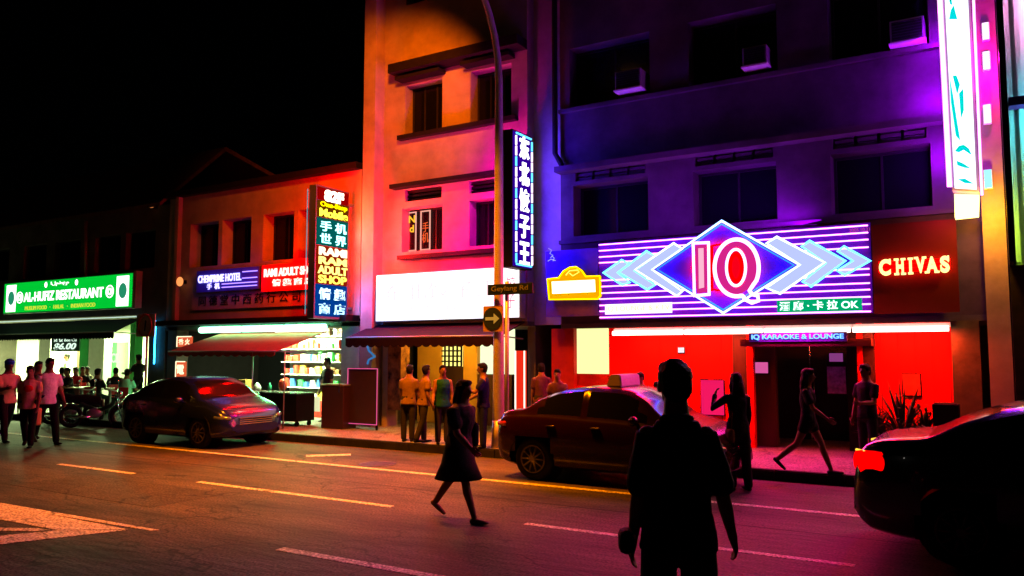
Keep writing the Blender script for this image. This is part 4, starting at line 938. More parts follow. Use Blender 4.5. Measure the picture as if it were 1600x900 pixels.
# glass display counter in front (dark)
y0c = -1.3
xa_, xb_ = P(388, 640, y0c).x, P(463, 640, y0c).x; zc1 = P(425, 615, y0c).z; zc0 = P(425, 657, y0c).z
t = thing('display_counter', 'dark wheeled display counter in front of the lit shelves', 'counter', (xa_, y0c, SWZ))
part('cabinet', bbox(xa_, xb_, y0c, y0c + .6, SWZ + .12, zc1, bev=.01), black_m, t)
m_ = BM(); box(m_, xa_ - .02, xb_ + .02, y0c - .02, y0c + .62, zc1 + .002, zc1 + .03); part('counter_top', m_, chrome, t)
for i in range(4): m_ = BM(); cyl(m_, (xa_ + .1 + (xb_-xa_-.2)*(i % 2), y0c + .1 + .4*(i//2), SWZ + .06), (xa_ + .14 + (xb_-xa_-.2)*(i % 2), y0c + .1 + .4*(i//2), SWZ + .06), .06); part('wheel', m_, rubber, t)
m_ = BM(); cyl(m_, (xb_ + .05, yb, SWZ), (xb_ + .05, yb, zb), .015); cyl(m_, (xb_ - .62*(xb_-xa_), yb, SWZ), (xb_ - .62*(xb_-xa_), yb, zb), .015); solo('awning_pole', m_, metal_m, 'thin steel poles holding up the front of the red awning', 'pole', (xb_, yb, SWZ))
# goods stand under awning
xa_, xb_ = P(330, 600, -.4).x, P(440, 600, -.4).x
t = thing('stall_table', 'dark table with stacked goods in the shadow under the red awning', 'table', (xa_, -.4, SWZ))
part('table_top', bbox(xa_, xb_, -.5, .2, .85, .9, bev=.008), wood_m, t)
for i in range(4): m_ = BM(); xx = xa_ + .08 + (xb_-xa_-.16)*(i % 2); yy = -.44 + .58*(i//2); cyl(m_, (xx, yy, SWZ), (xx, yy, .85), .025); part('leg', m_, metal_m, t)
names = [('bottle', (.03, .3, .18)), ('lantern', (.5, .05, .03)), ('carton', (.35, .18, .06)), ('kettle', (.4, .4, .4))]
labs = ['green glass bottle on the dark stall table', 'small red lantern on the dark stall table', 'brown carton on the right of the dark stall table', 'steel kettle in the middle of the dark stall table', 'squat green bottle at the end of the dark stall table', 'taller red lantern beside the brown carton']
for i in range(6):
    nm, cc = names[i % 4]; xx = xa_ + .15 + (xb_-xa_-.35)*i/5; bm = BM(); h_ = (.32, .24, .3, .22, .22, .34)[i]
    if nm == 'carton': bm = bbox(xx - .14, xx + .14, -.3, -.05, .901, .901 + h_, bev=.008)
    else:
        prof = {'bottle': [(.05, 0), (.05, .6), (.02, .8), (.02, 1)], 'lantern': [(.06, 0), (.11, .3), (.11, .65), (.05, 1)], 'kettle': [(.10, 0), (.11, .4), (.06, .8), (.02, 1)]}[nm]
        limb(bm, [(xx, -.18, .901 + .02 + h_*.95*b_) for a, b_ in prof], [a for a, b_ in prof], round_ends=False)
    solo(nm, bm, mat('goods%d' % (i % 4), cc, .25, var=.2), labs[i], nm, (xx, -.18, .901))
# small lit red signs at the left under the awning
for (a, b_, c, d, lab) in ((277, 299, 526, 542, 'small lit red and white sign above the left end of the red awning'), (275, 289, 565, 590, 'small lit red and white sign hanging below the red awning at left')):
    y = -.1 if c < 540 else -.6
    x0, x1, z0, z1 = FR(a, b_, c, d, y); t = thing('lit_sign', lab, 'sign', (x0, y, z0))
    m_ = BM(); box(m_, x0, x1, y, y + .05, z0, z1); part('face', m_, em('red_lit_face', (.85, .12, .04), .9), t)
    part('characters', at(text('香 火' if c < 540 else '電', (x1-x0)*.8, (z1-z0)*.6, .004, .02), ((x0+x1)/2, y - .006, (z0+z1)/2)), em('cream_text', (1, .9, .55), 1.5), t)
    m_ = BM()
    cyl(m_, (x0, y - .01, z0), (x0, y - .01, z1), .015); cyl(m_, (x0, y - .01, z1), (x1, y - .01, z1), .015); part('border', m_, em('cream_text', (1, .9, .55), 1.5), t)
# black cabinet and neon framed board on the pavement
xa_, xb_ = P(502, 640, -1.2).x, P(536, 640, -1.2).x; z1 = P(520, 603, -1.2).z
t = thing('cabinet', 'black locked cabinet standing on the pavement beside the neon framed board', 'cabinet', (xa_, -1.2, SWZ))
part('body', bbox(xa_, xb_, -1.2, -.75, SWZ, z1, bev=.012), mat('black_maroon', (.03, .008, .01), .4), t)
part('top', bbox(xa_ - .02, xb_ + .02, -1.22, -.73, z1 + .001, z1 + .04, bev=.008), metal_m, t)
m_ = BM(); box(m_, xb_ - .12, xb_ - .1, -1.23, -1.2, 1.0, 1.2); part('handle', m_, chrome, t)
xa_, xb_, z0, z1 = FR(543, 589, 576, 664, -1.0)
t = thing('notice_board', 'tall black board framed by a thin pink rope light', 'sign board', (xa_, -1.0, SWZ))
m_ = BM(); box(m_, xa_, xb_, -.98, -.93, z0, z1); part('board', m_, mat('board_black', (.03, .012, .03), .4), t)
part('rope_light', tubes([rect_path(xa_, xb_, z0 + .02, z1, -1.0)], .012, True), em('rope_pink', (1, .12, .35), .9), t)
for xx in (xa_ + .03, xb_ - .03): m_ = BM(); box(m_, xx - .02, xx + .02, -.98, -.94, SWZ, z0); part('leg', m_, black_m, t)
# dragon-ish blue light squiggle left of C awning
p0 = P(575, 535, -.6); neon('neon_tube', [[P(573, 537, -.6), P(576, 548, -.6), P(586, 557, -.6)], [P(586, 557, -.6), P(576, 562, -.6), P(574, 569, -.6)]], (.05, .25, .6), .7, .025, 'dim blue bent neon tube beside the dark wall left of the awning')

# ---------------------------------------------------------------- people
def V3(*a): return Vector(a)
def person(lab, loc, face, H=1.7, shirt=None, lower=None, kind='trousers', hair='short', skin=None, legs=((0, 0), (0, 0)), arms=((5, 8, 12), (5, 8, 12)), lean=0, head=(0, 0), seat=None, vox=.016, female=False, bulk=1.0, extra=None, sleeve=.55, group=None, shoes=None, long_sleeve=False):
    """legs: (hip pitch, knee bend) left,right; arms: (pitch, abduct, elbow); faces +y before turning by face degrees"""
    sk = skin or skin_m; k = H/1.75
    fr = R(face)
    t = thing('person', lab, 'person', loc, fr, group)
    ln = R(lean); tl, sl_ = .245*H, .245*H; ank = .045*H
    hipw = .095*k
    feet = []
    lowest = 1e9; kn = []
    for sd, (hp_, kb) in zip((-1, 1), legs):
        a = R(hp_); b_ = R(hp_ - kb)
        hip = V3(sd*hipw, 0, 0); knee = hip + V3(sd*.01, math.sin(a), -math.cos(a))*tl; an = knee + V3(0, math.sin(b_), -math.cos(b_))*sl_
        kn.append((hip, knee, an, b_)); lowest = min(lowest, an.z - ank)
    root = V3(0, 0, -lowest) if seat is None else V3(0, 0, seat)
    def tor(y, z, x=0):      # torso point rotated by the lean about the pelvis
        return root + V3(x, y*math.cos(ln) + z*math.sin(ln), z*math.cos(ln) - y*math.sin(ln))
    body = BM(); top = BM(); low = BM()
    fs = .88*bulk if female else bulk
    TZ = .335*H            # pelvis to neck base
    rings = [(0, -.03*k, .165, .115), (0, .08*k, .150, .105), (0, .20*k, .130 if female else .145, .095), (0, .34*k, .160*fs, .115), (.0, .44*k, .170*fs, .110), (-.005, .51*k, .155*fs, .085), (-.005, TZ, .075, .065)]
    pts = [tor(y, z) for y, z, _, _ in rings]; rad = [(a*k*bulk, b_*k*bulk) for _, _, a, b_ in rings]
    limb(body, pts, [(a*.96, b_*.96) for a, b_ in rad], n=16)
    # neck and head
    nb = tor(-.005, TZ - .02*k); hy, hx = R(head[0]), R(head[1])
    nt_ = nb + V3(0, math.sin(ln*.6)*.08*k + .012, .075*k)
    limb(body, [nb, nt_], [.078*k*bulk, .068*k*bulk])
    rotH = Matrix.Rotation(hy, 3, 'Z') @ Matrix.Rotation(-hx, 3, 'X')
    hc = nt_ + rotH @ V3(0, .018*k, .085*k)
    hd = lambda *v: hc + rotH @ (V3(*v)*k)
    ball(body, hc + rotH @ V3(0, -.005, .02)*k, (.077*k, .098*k, .10*k), 16, 12, rotH)
    ball(body, hd(0, .025, -.045), (.058*k, .07*k, .07*k), 14, 10, rotH)
    ball(body, hd(0, .052, -.085), (.03*k, .03*k, .025*k), 10, 8, rotH)
    limb(body, [hd(0, .085, .012), hd(0, .108, -.022)], [.010*k, .016*k], n=8)
    for sd in (-1, 1): ball(body, hd(sd*.079, -.005, -.01), (.012*k, .022*k, .034*k), 8, 8, rotH)
    ball(body, hd(0, .088, -.052), (.026*k, .012*k, .010*k), 8, 6, rotH)
    # legs
    for sd, (hip, knee, an, b_) in zip((-1, 1), kn):
        hip, knee, an = hip + root, knee + root, an + root
        mid = (knee + an)/2 + V3(0, -.012*k, 0)
        limb(body, [hip, (hip + knee)/2, knee, knee.lerp(an, .3) + V3(0, -.012*k, 0), an], [.088*k*(1 if not female else .95), .072*k, .054*k, .056*k, .036*k])
        fy = R(0) if b_ > -.35 else b_*.9
        fd = V3(0, math.cos(fy), math.sin(fy)); heel = an + V3(0, -.03*k, -ank + .03*k) if fy == 0 else an - fd*.03*k + V3(0, 0, -.01*k)
        ft = BM(); limb(ft, [heel, heel + fd*.10*k, heel + fd*.21*k], [(.036*k, .034*k), (.044*k, .032*k), (.038*k, .020*k)])
        feet.append(ft); limb(body, [an, heel + V3(0, .02, .01)], [.036*k, .034*k])
        if kind == 'trousers':
            limb(low, [hip + V3(0, 0, .06*k), (hip + knee)/2, knee, knee.lerp(an, .5), an + (knee - an)*.03], [(.084*k, .10*k), .092*k, .078*k, .072*k, .066*k])
        elif kind == 'shorts':
            limb(low, [hip + V3(0, 0, .06*k), (hip + knee)/2, knee.lerp(hip, .12)], [(.084*k, .10*k), .10*k, .10*k])
        elif kind == 'hotpants':
            limb(low, [hip + V3(0, 0, .06*k), hip.lerp(knee, .35)], [(.084*k, .10*k), .098*k])
    if kind in ('trousers', 'shorts', 'hotpants'):
        limb(low, [tor(0, -.05*k), tor(0, .06*k), tor(0, .14*k)], [(.168*k, .122*k), (.165*k, .12*k), (.155*k, .112*k)], n=16)
    else:      # skirt or dress, flared down to above the knee
        fl = .24*bulk if kind == 'dress' else .2
        km = sum((q[1] for q in kn), V3(0, 0, 0))/2 + root
        limb(low, [tor(0, .16*k), tor(0, 0), root + V3(0, km.y - root.y, 0)*.35 + V3(0, 0, -.18*k), V3(0, km.y*.8, km.z + .02*k)], [(.150*k*bulk, .108*k*bulk), (.178*k*bulk, .13*k*bulk), (.20*k*bulk, .17*k*bulk), (fl*k, .25*k*bulk)], n=18, round_ends=False)
    # shirt
    tr = [(a*1.06, b_*1.10) for a, b_ in rad]
    if not female: tr[0] = (.192*k, .142*k); tr[1] = (.172*k, .122*k); tr[2] = (.168*k, .118*k); tr[3] = (.176*k, .128*k)
    lowp, lowr = ([tor(0, -.09*k)], [(.196*k, .150*k)]) if not female else ([], [])
    limb(top, lowp + pts[0:6] + [tor(-.005, TZ - .035*k)], lowr + tr[0:6] + [(.10*k, .078*k)], n=18, round_ends=False)
    # arms
    for sd, arm in zip((-1, 1), arms):
        ap, ab, eb = (R(v) for v in arm[:3]); inn = R(arm[3]) if len(arm) > 3 else ab*.4
        sh_ = tor(-.01*k, .475*k, sd*.165*k*fs)
        d1 = V3(sd*math.sin(ab), math.sin(ap)*math.cos(ab), -math.cos(ap)*math.cos(ab)); el = sh_ + d1*.172*H
        p2 = ap + eb; d2 = V3(sd*math.sin(inn), math.sin(p2)*math.cos(inn), -math.cos(p2)*math.cos(inn)); wr_ = el + d2*.148*H
        limb(body, [sh_, sh_.lerp(el, .5), el, el.lerp(wr_, .35), wr_], [.056*k*fs, .050*k*fs, .042*k*fs, .043*k*fs, .028*k*fs])
        side = V3(sd, 0, 0); side = (side - d2*side.dot(d2)).normalized(); nrm = d2.cross(side).normalized()
        palm = wr_ + d2*.045*k
        limb(body, [wr_, palm, wr_ + d2*.085*k], [(.027*k, .023*k), (.021*k, .041*k), (.015*k, .040*k)], xref=side)
        curl = nrm*0 - side*.3
        hand = BM()
        for fi in range(4):
            off = nrm*(-.027 + .018*fi)*k; L = (.068, .078, .072, .056)[fi]*k
            b0 = wr_ + d2*.082*k + off; q1_ = b0 + d2*L*.5 - side*.006*k; q2_ = q1_ + (d2 - side*.75).normalized()*L*.32; q3_ = q2_ + (d2 - side*1.6).normalized()*L*.25
            limb(hand, [b0, q1_, q2_, q3_], [.0088*k, .0082*k, .0075*k, .0065*k], n=7)
        b0 = wr_ + d2*.03*k + nrm*-.03*k; q1_ = b0 + (d2*.8 - nrm*.75).normalized()*.035*k; q2_ = q1_ + (d2 - nrm*.2 - side*.4).normalized()*.028*k
        limb(hand, [b0, q1_, q2_], [.013*k, .010*k, .008*k], n=7)
        feet.append(None); arms_mesh = hand
        if vox > .01: 
            me = bpy.data.meshes.new('h'); hand.to_mesh(me); hand.free(); ex_hands.append(me)
        else:
            me = bpy.data.meshes.new('h'); hand.to_mesh(me); hand.free(); body.from_mesh(me); bpy.data.meshes.remove(me)
        if sleeve > 0:
            e_ = sh_.lerp(el, sleeve) if not long_sleeve else None
            if long_sleeve: limb(top, [tor(-.01*k, .47*k, sd*.12*k*fs), sh_, el, wr_ + (el - wr_)*.05], [.07*k, .068*k, .052*k, .040*k])
            else: limb(top, [tor(-.01*k, .47*k, sd*.11*k*fs), sh_, e_], [.075*k*bulk, .073*k*bulk, .076*k*bulk])
    bd = remesh(body, vox)
    for me in ex_hands: bd.from_mesh(me); bpy.data.meshes.remove(me)
    ex_hands.clear()
    for f in bd.faces: f.smooth = True
    part('body', bd, sk, t, world=False)
    tm = remesh(top, vox)
    for v in tm.verts: v.co += Vector((v.co.x, v.co.y, 0)).normalized()*(noise.noise(Vector((v.co.x*9, v.co.y*9, v.co.z*5)))*.014 + noise.noise(v.co*26)*.004)
    part('shirt' if kind != 'dress' else 'dress_top', tm, shirt, t, world=False)
    if kind in ('trousers', 'shorts', 'hotpants'): part(kind if kind != 'hotpants' else 'shorts', remesh(low, vox), lower, t, world=False)
    else:
        part('skirt', low, lower, t, world=False)
    for ft in feet:
        if ft is not None: part('shoe', ft, shoes or black_m, t, world=False)
    # hair
    hb = BM()
    ball(hb, hd(0, -.018, .035), (.086*k, .104*k, .098*k), 16, 12, rotH)
    ball(hb, hd(0, -.045, -.015), (.078*k, .070*k, .085*k), 14, 10, rotH)
    ball(hb, hd(0, .045, .085), (.07*k, .055*k, .04*k), 14, 10, rotH)
    if hair == 'long':
        limb(hb, [hd(0, -.04, .02), hd(0, -.085, -.10), hd(0, -.095, -.22), hd(0, -.08, -.34)], [(.09*k, .07*k), (.10*k, .055*k), (.11*k, .045*k), (.08*k, .03*k)])
        for sd in (-1, 1): limb(hb, [hd(sd*.07, 0, .04), hd(sd*.088, -.01, -.08), hd(sd*.09, -.02, -.2)], [.03*k, .03*k, .022*k])
    hr = remesh(hb, min(vox, .014), 1)
    for v in hr.verts:
        v.co += v.co.normalized()*0 + (v.co - hc).normalized()*(noise.noise(v.co*55)*.007 + noise.noise(v.co*18)*.006)
    part('hair', hr, hair_m, t, world=False)
    ey = BM()
    for sd in (-1, 1): ball(ey, hd(sd*.031, .086, .004), (.013*k, .007*k, .007*k), 8, 6, rotH)
    part('eyes', ey, black_m, t, world=False)
    if extra: extra(t, root, k, tor, hd)
    return t
ex_hands = []
def cloth(n, c, r=.85): return mat('cloth_' + n, c, r, var=.3, scale=9, bump=.3)
blk = cloth('black', (.008, .008, .010)); navy = cloth('navy', (.01, .015, .05)); wht = cloth('white', (.75, .72, .70)); tan = cloth('tan', (.14, .085, .035)); dk = cloth('charcoal', (.02, .02, .022))

# foreground man, seen from behind
p = G(1053, 1110); ppos = CAM + (G(1053, 1000) - CAM).normalized()*0
d_ = ray(1056, 620); d_.z = 0; d_.normalize(); fm = CAM + d_*4.35
def ph(t, root, k, tor, hd):
    x = -.28
    m_ = BM(); torus(m_, tor(-.004, .318*1.83), (0, .25, 1), .080, .013); part('collar', m_, blk, t, world=False)
    part('pouch', bbox(x - .03, x + .06, -.06, .10, .86, .98, bev=.035), blk, t, world=False)
person('man in a black shirt seen from behind in the foreground', (fm.x, fm.y, 0), 31.4 - 6, 1.83, blk, dk, 'trousers', 'short', skin_m, legs=((4, 2), (-8, 6)), arms=((3, 9, 16, 6), (10, 15, 14, 14)), vox=.009, bulk=.88, head=(12, 4), sleeve=.85, extra=ph)

# walking woman
g = G(716, 812)
def bag(c, w_=.26, h_=.3, x=-.22, z=.75):
    def f(t, root, k, tor, hd):
        part('handbag', bbox(x - .05, x + .05, -w_/2 - .05, w_/2 - .05, z, z + h_, bev=.048), c, t, world=False)
        part('strap', tubes([[(x, -w_/2, z + h_ - .02), (x*.7, -.06, z + h_ + .26), (x, w_/2 - .08, z + h_ - .02)]], .008), c, t, world=False)
    return f
person('woman in a black dress striding across the road with a bag', (g.x, g.y, 0), -90, 1.62, blk, blk, 'dress', 'long', skin_d, legs=((-24, 14), (24, 6)), arms=((-14, 12, 14), (20, 8, 34)), female=True, vox=.011, lean=5, bulk=1.22, extra=bag(blk, .32, .30, -.24, .80), shoes=skin_d)

# pavement and roadside people at right
g = G(1155, 766); person('woman with long dark hair lifting one hand to her face by the taxi bonnet', (g.x, g.y, 0), 40, 1.60, blk, dk, 'trousers', 'long', skin_m, legs=((2, 2), (-6, 4)), arms=((28, 50, 118, -25), (6, 8, 20)), female=True, long_sleeve=True, vox=.012, extra=bag(tan, .2, .2, -.14, .66))
g = G(1265, 740, SWZ); person('walker in dark top and tiny shorts striding past the dark entrance', (g.x, g.y, SWZ), -86, 1.56, blk, blk, 'hotpants', 'long', skin_m, legs=((26, 8), (-24, 26)), arms=((-18, 10, 20), (24, 10, 30)), female=True, vox=.013)
g = G(1346, 742, SWZ); person('person in dark clothes standing right of the dark entrance', (g.x, g.y + .8, SWZ), 150, 1.56, blk, dk, 'trousers', 'short', skin_m, arms=((20, 8, 70, -10), (5, 8, 12)), vox=.016)
for px, ptop, y, fc, lab in ((1001, 584, -1.4, 160, 'bareheaded dark figure just behind the taxi roof sign'), (1026, 598, -1.0, -60, 'small dark figure between the taxi and the man in black')):
    q = P(px, ptop, y); person(lab, (q.x, q.y, SWZ), fc, q.z - SWZ, blk, dk, 'trousers', 'short', skin_m)
for px, ptop, y, fc, lab in ((846, 570, -.9, 30, 'dark haired figure standing at the maroon wall behind the taxi'), (872, 578, -1.5, 200, 'figure with a pink lit shoulder leaning near the taxi boot')):
    q = P(px, ptop, y); person(lab, (q.x, q.y, SWZ), fc, q.z - SWZ, cloth('plum', (.08, .03, .06)), dk, 'trousers', 'short', skin_m, lean=12 if px > 860 else 0)
# in front of shop C
teal = cloth('teal', (.005, .06, .11)); indigo = cloth('indigo', (.012, .012, .10))
for px, ptop, pf, fc, sh_, lw, lab, kw in (
    (637, 582, 690, 20, tan, dk, 'broad man in tan shirt with his back turned by the poster pillar', dict(lean=8)),
    (661, 577, 692, -30, cloth('khaki', (.17, .10, .03)), dk, 'slim person in a khaki shirt beside the broad man in tan', dict(arms=((40, 8, 70, -8), (-6, 10, 30)), lean=6, legs=((6, 4), (-8, 12)), head=(25, -12))),
    (691, 578, 694, -140, teal, dk, 'man in a teal sleeveless top turned towards the road', dict(sleeve=0, lean=4, arms=((-3, 10, 12), (12, 10, 40)), head=(10, -10))),
    (755, 570, 700, 120, indigo, navy, 'man in dark indigo shirt beside the lamp post', dict(arms=((35, 10, 70, -10), (20, 8, 40))))):
    g = G(px, pf, SWZ); y = g.y; q = P(px, ptop, y)
    person(lab, (g.x, g.y, SWZ), fc, max(1.5, min(1.85, q.z - SWZ)), sh_, lw, kw.pop('kind', 'trousers'), 'short', skin_m, **kw)
# at the stall
q = P(512, 573, .1); person('shopkeeper in dark clothes in front of the lit shelves', (q.x, q.y, SWZ), 170, 1.62, dk, dk, 'trousers', 'short', skin_m)
# group walking at the left
grp = ((8, 562, 690, 'man at the far left in a pale shirt and blue cap', cloth('cream', (.8, .55, .3)), dk, (((-20), 18), (18, 6))),
       (42, 573, 699, 'man with a red print on his orange lit shirt, second of the walking group', cloth('peach', (.6, .36, .2)), blk, ((12, 4), (-14, 16))),
       (54, 566, 688, 'darkest walker half hidden between the two pale shirts', blk, blk, ((-10, 12), (10, 4))),
       (72, 560, 694, 'tall man in a white shirt and light shorts leading the walking group', wht, blk, ((16, 4), (-18, 20))))
for i, (px, ptop, pf, lab, sh_, lw, lg) in enumerate(grp):
    g = G(px, pf); q = P(px, ptop, g.y); hh = max(1.6, min(1.86, q.z))
    ex = None
    if i == 1: ex = lambda t, root, k, tor, hd: part('shirt_print', ball(BM(), (0, .118*k, 1.28*k), (.09, .03, .07)), cloth('print_red', (.7, .03, .02)), t, world=False)
    if i == 0: ex = lambda t, root, k, tor, hd: part('cap', ball(ball(BM(), hd(0, -.005, .06), (.095*k, .112*k, .085*k)), hd(0, .1, .055), (.06*k, .07*k, .012*k)), cloth('cap_blue', (.02, .06, .6)), t, world=False)
    if i == 3: ex = lambda t, root, k, tor, hd: part('carrier_bag', bbox(.20, .32, .0, .22, .42, .78, bev=.03), cloth('bag_yellow', (.6, .42, .12)), t, world=False)
    person(lab, (g.x, g.y, 0), -95 if i != 1 else -130, hh, sh_, lw, 'trousers', 'short', skin_m, legs=lg, arms=((14, 8, 20), (-14, 8, 14)) if i != 0 else ((20, 10, 90, -10), (20, 10, 80, -10)), extra=ex)

# restaurant tables, chairs and diners
plast = mat('red_plastic', (.35, .03, .03), .4, var=.1)
def make_chair():
    t = thing('plastic_chair', 'x', 'chair', (0, 0, 0)); part('seat', bbox(-.2, .2, -.2, .2, .43, .46, bev=.015), plast, t)
    part('backrest', bbox(-.19, .19, -.2, -.17, .5, .82, bev=.012), plast, t)
    for sx in (-1, 1):
        for sy in (-1, 1): m_ = BM(); cyl(m_, (sx*.19, sy*.18, 0), (sx*.16, sy*.16, .43), .02, .025); part('leg', m_, plast, t)
    for sx in (-1, 1): m_ = BM(); cyl(m_, (sx*.17, -.185, .46), (sx*.17, -.185, .52), .015); part('back_post', m_, plast, t)
    return t
ch0 = make_chair(); used = [0]
def make_table(x, y, lab):
    t = thing('dining_table', lab, 'table', (x, y, SWZ), group='pale topped dining tables on the restaurant front')
    m_ = BM(); cyl(m_, (x, y, SWZ + .72), (x, y, SWZ + .75), .48, n=30); part('table_top', m_, mat('pale_top', (.8, .72, .45), .4), t)
    m_ = BM(); cyl(m_, (x, y, SWZ + .02), (x, y, SWZ + .72), .04); part('post', m_, metal_m, t); m_ = BM(); cyl(m_, (x, y, SWZ), (x, y, SWZ + .02), .28); part('foot', m_, metal_m, t)
YT = -1.1
tabs = []
for px, lab in ((112, 'round dining table behind the motorcycles, beside the red shirt'), (128, 'round dining table beside the first column, in the middle'), (172, 'round dining table nearest the parked dark sedan')):
    q = P(px, 612, YT if px != 112 else .3); make_table(q.x, q.y, lab); tabs.append(q)
din = [(96, 590, -.9, 60, cloth('purple', (.25, .03, .35)), 'diner in purple at the left of the tables'), (110, 583, -1.3, 180, dk, 'dark diner with his back to the road, left of the red shirt'),
       (121, 590, -.3, 200, cloth('scarlet', (.6, .03, .03)), 'diner in a red shirt at the round table'), (129, 586, .2, -120, dk, 'dark haired diner just right of the red shirt'),
       (139, 578, .5, -160, cloth('beige', (.5, .42, .3)), 'diner in beige in front of the white column'), (149, 588, -1.7, 20, blk, 'large dark figure seated in front of the middle table'),
       (181, 582, -.4, 60, blk, 'dark diner at the table nearest the parked sedan'), (196, 590, -1.5, 30, cloth('aqua', (.25, .8, .65)), 'diner in a pale aqua shirt beside the parked sedan')]
for px, pt, y, fc, sh_, lab in din:
    q = P(px, pt, y); seat = .47 + .06
    person(lab, (q.x, q.y, SWZ), fc, 1.66, sh_, dk, 'trousers', 'short', skin_d if 'dark' in lab else skin_m, legs=((84, 86), (84, 86)), arms=((35, 10, 60, -5), (30, 10, 55, -5)), seat=seat, vox=.02, lean=8, group='diners at the restaurant tables')
    lb_ = 'red plastic chair under the ' + lab.replace('diner', 'diner').split(',')[0]
    lb_ = ' '.join(lb_.split()[:14])
    if not used[0]: ch0.location = (q.x, q.y, SWZ); ch0.rotation_euler = (0, 0, R(fc)); ch0['label'] = lb_; ch0['group'] = 'red plastic chairs at the restaurant tables'; used[0] = 1
    else: copy_thing(ch0, (q.x, q.y, SWZ), R(fc), lb_)
q = P(105, 565, 2.2); person('cook in white standing behind the diners under the price board', (q.x, q.y, SWZ), 160, 1.72, wht, wht, 'trousers', 'short', skin_m)
q = P(217, 566, 1.0); person('waiter in dark clothes standing by the cyan lit doorway', (q.x, q.y, SWZ), 100, 1.70, dk, dk, 'trousers', 'short', skin_m, arms=((30, 8, 60), (10, 8, 20)))
q = P(205, 575, 3); 
# lit cabinet and glass panel inside the restaurant
x0, x1, z0, z1 = FR(164, 200, 535, 615, 2.4)
t = thing('glass_door', 'green tinted glass door with white lettering behind the diners', 'door', (x0, 2.4, SWZ))
m_ = BM(); box(m_, x0, x0 + (x1-x0)*.5, 2.4, 2.43, SWZ, z1); part('panel', m_, mat('green_tint', (.06, .2, .08), .3, c2=(.02, .08, .03), scale=3), t)
m_ = BM(); box(m_, x0 + (x1-x0)*.5, x1, 2.4, 2.43, SWZ, z1); part('frame', m_, white_p, t)
part('lettering', at(text('CLI', .5, .35, .005, .03), (x0 + (x1-x0)*.45, 2.39, 1.75)), em('door_letters', (.9, 1, .8), 1), t)

# ---------------------------------------------------------------- plants by the karaoke wall
leaf = mat('leaf_green', (.03, .06, .02), .6, var=.4)
def plant(x, y, h_, lab, n=60):
    t = thing('potted_plant', lab, 'plant', (x, y, SWZ)); m_ = BM(); cyl(m_, (x, y, SWZ), (x, y, SWZ + .32), .14, .19, n=18); part('pot', m_, mat('clay_pot', (.18, .07, .04), .7), t)
    m_ = BM()
    for i in range(n):
        a = random.uniform(0, 6.28); b_ = random.uniform(.15, 1.25); L = h_*random.uniform(.55, 1.0); base = Vector((x, y, SWZ + .3))
        d = Vector((math.cos(a)*math.sin(b_), math.sin(a)*math.sin(b_), math.cos(b_))); side = d.cross(Vector((0, 0, 1)))
        side = side.normalized() if side.length > .01 else Vector((1, 0, 0)); w_ = random.uniform(.02, .04)
        q = [base, base + d*L*.5 + Vector((0, 0, .04)), base + d*L + Vector((0, 0, -.22*L*math.sin(b_)))]
        v = [m_.verts.new(q[0]), m_.verts.new(q[1] + side*w_), m_.verts.new(q[2]), m_.verts.new(q[1] - side*w_)]; m_.faces.new(v)
        if i % 3 == 0:
            for kk in range(5):
                pq = q[0].lerp(q[2], .4 + .12*kk) + Vector((0, 0, .03)); dd = Vector((random.uniform(-1, 1), random.uniform(-1, 1), random.uniform(-.3, .8)))*.13
                sd = dd.cross(Vector((0, 0, 1))).normalized()*.025; m_.faces.new([m_.verts.new(pq), m_.verts.new(pq + dd*.5 + sd), m_.verts.new(pq + dd), m_.verts.new(pq + dd*.5 - sd)])
    part('leaves', m_, leaf, t)
for px, pb2, hh, lab in ((1412, 690, 1.15, 'bushy potted palm against the red wall right of the entrance'), (1372, 700, .75, 'low potted plant beside the person right of the entrance'), (1445, 695, .7, 'small potted plant near the brown column')):
    q = P(px, pb2, -.3); plant(q.x, -.35, hh, lab)
x0, x1, z0, z1 = FR(1458, 1500, 632, 720, -.8); t = thing('planter_box', 'dark square planter in front of the brown column', 'planter', (x0, -.8, SWZ)); part('box', bbox(x0, x1, -.8, -.4, SWZ, z1, bev=.01), black_m, t); 
m_ = BM(); box(m_, x0 + .03, x1 - .03, -.77, -.43, z1 + .001, z1 + .012); part('soil', m_, mat('soil', (.03, .02, .01), .9), t)

# ---------------------------------------------------------------- vehicles
def interp(xs, ys, x): return float(np.interp(x, xs, ys))
def smooth_curve(keys, x):
    """catmull-rom through keys"""
    ks = keys; n = len(ks)
    if x <= ks[0][0]: return ks[0][1]
    if x >= ks[-1][0]: return ks[-1][1]
    i = max(j for j in range(n-1) if ks[j][0] <= x)
    x0, y0 = ks[i]; x1, y1 = ks[i+1]; h = x1-x0; t = (x-x0)/h
    def slope(j):
        if j == 0: return (ks[1][1]-ks[0][1])/(ks[1][0]-ks[0][0])
        if j == n-1: return (ks[-1][1]-ks[-2][1])/(ks[-1][0]-ks[-2][0])
        a = (ks[j][1]-ks[j-1][1])/(ks[j][0]-ks[j-1][0]); b = (ks[j+1][1]-ks[j][1])/(ks[j+1][0]-ks[j][0])
        return 0 if a*b <= 0 else 2*a*b/(a+b)
    m0, m1 = slope(i), slope(i+1)
    return (2*t**3-3*t**2+1)*y0 + (t**3-2*t**2+t)*h*m0 + (-2*t**3+3*t**2)*y1 + (t**3-t**2)*h*m1
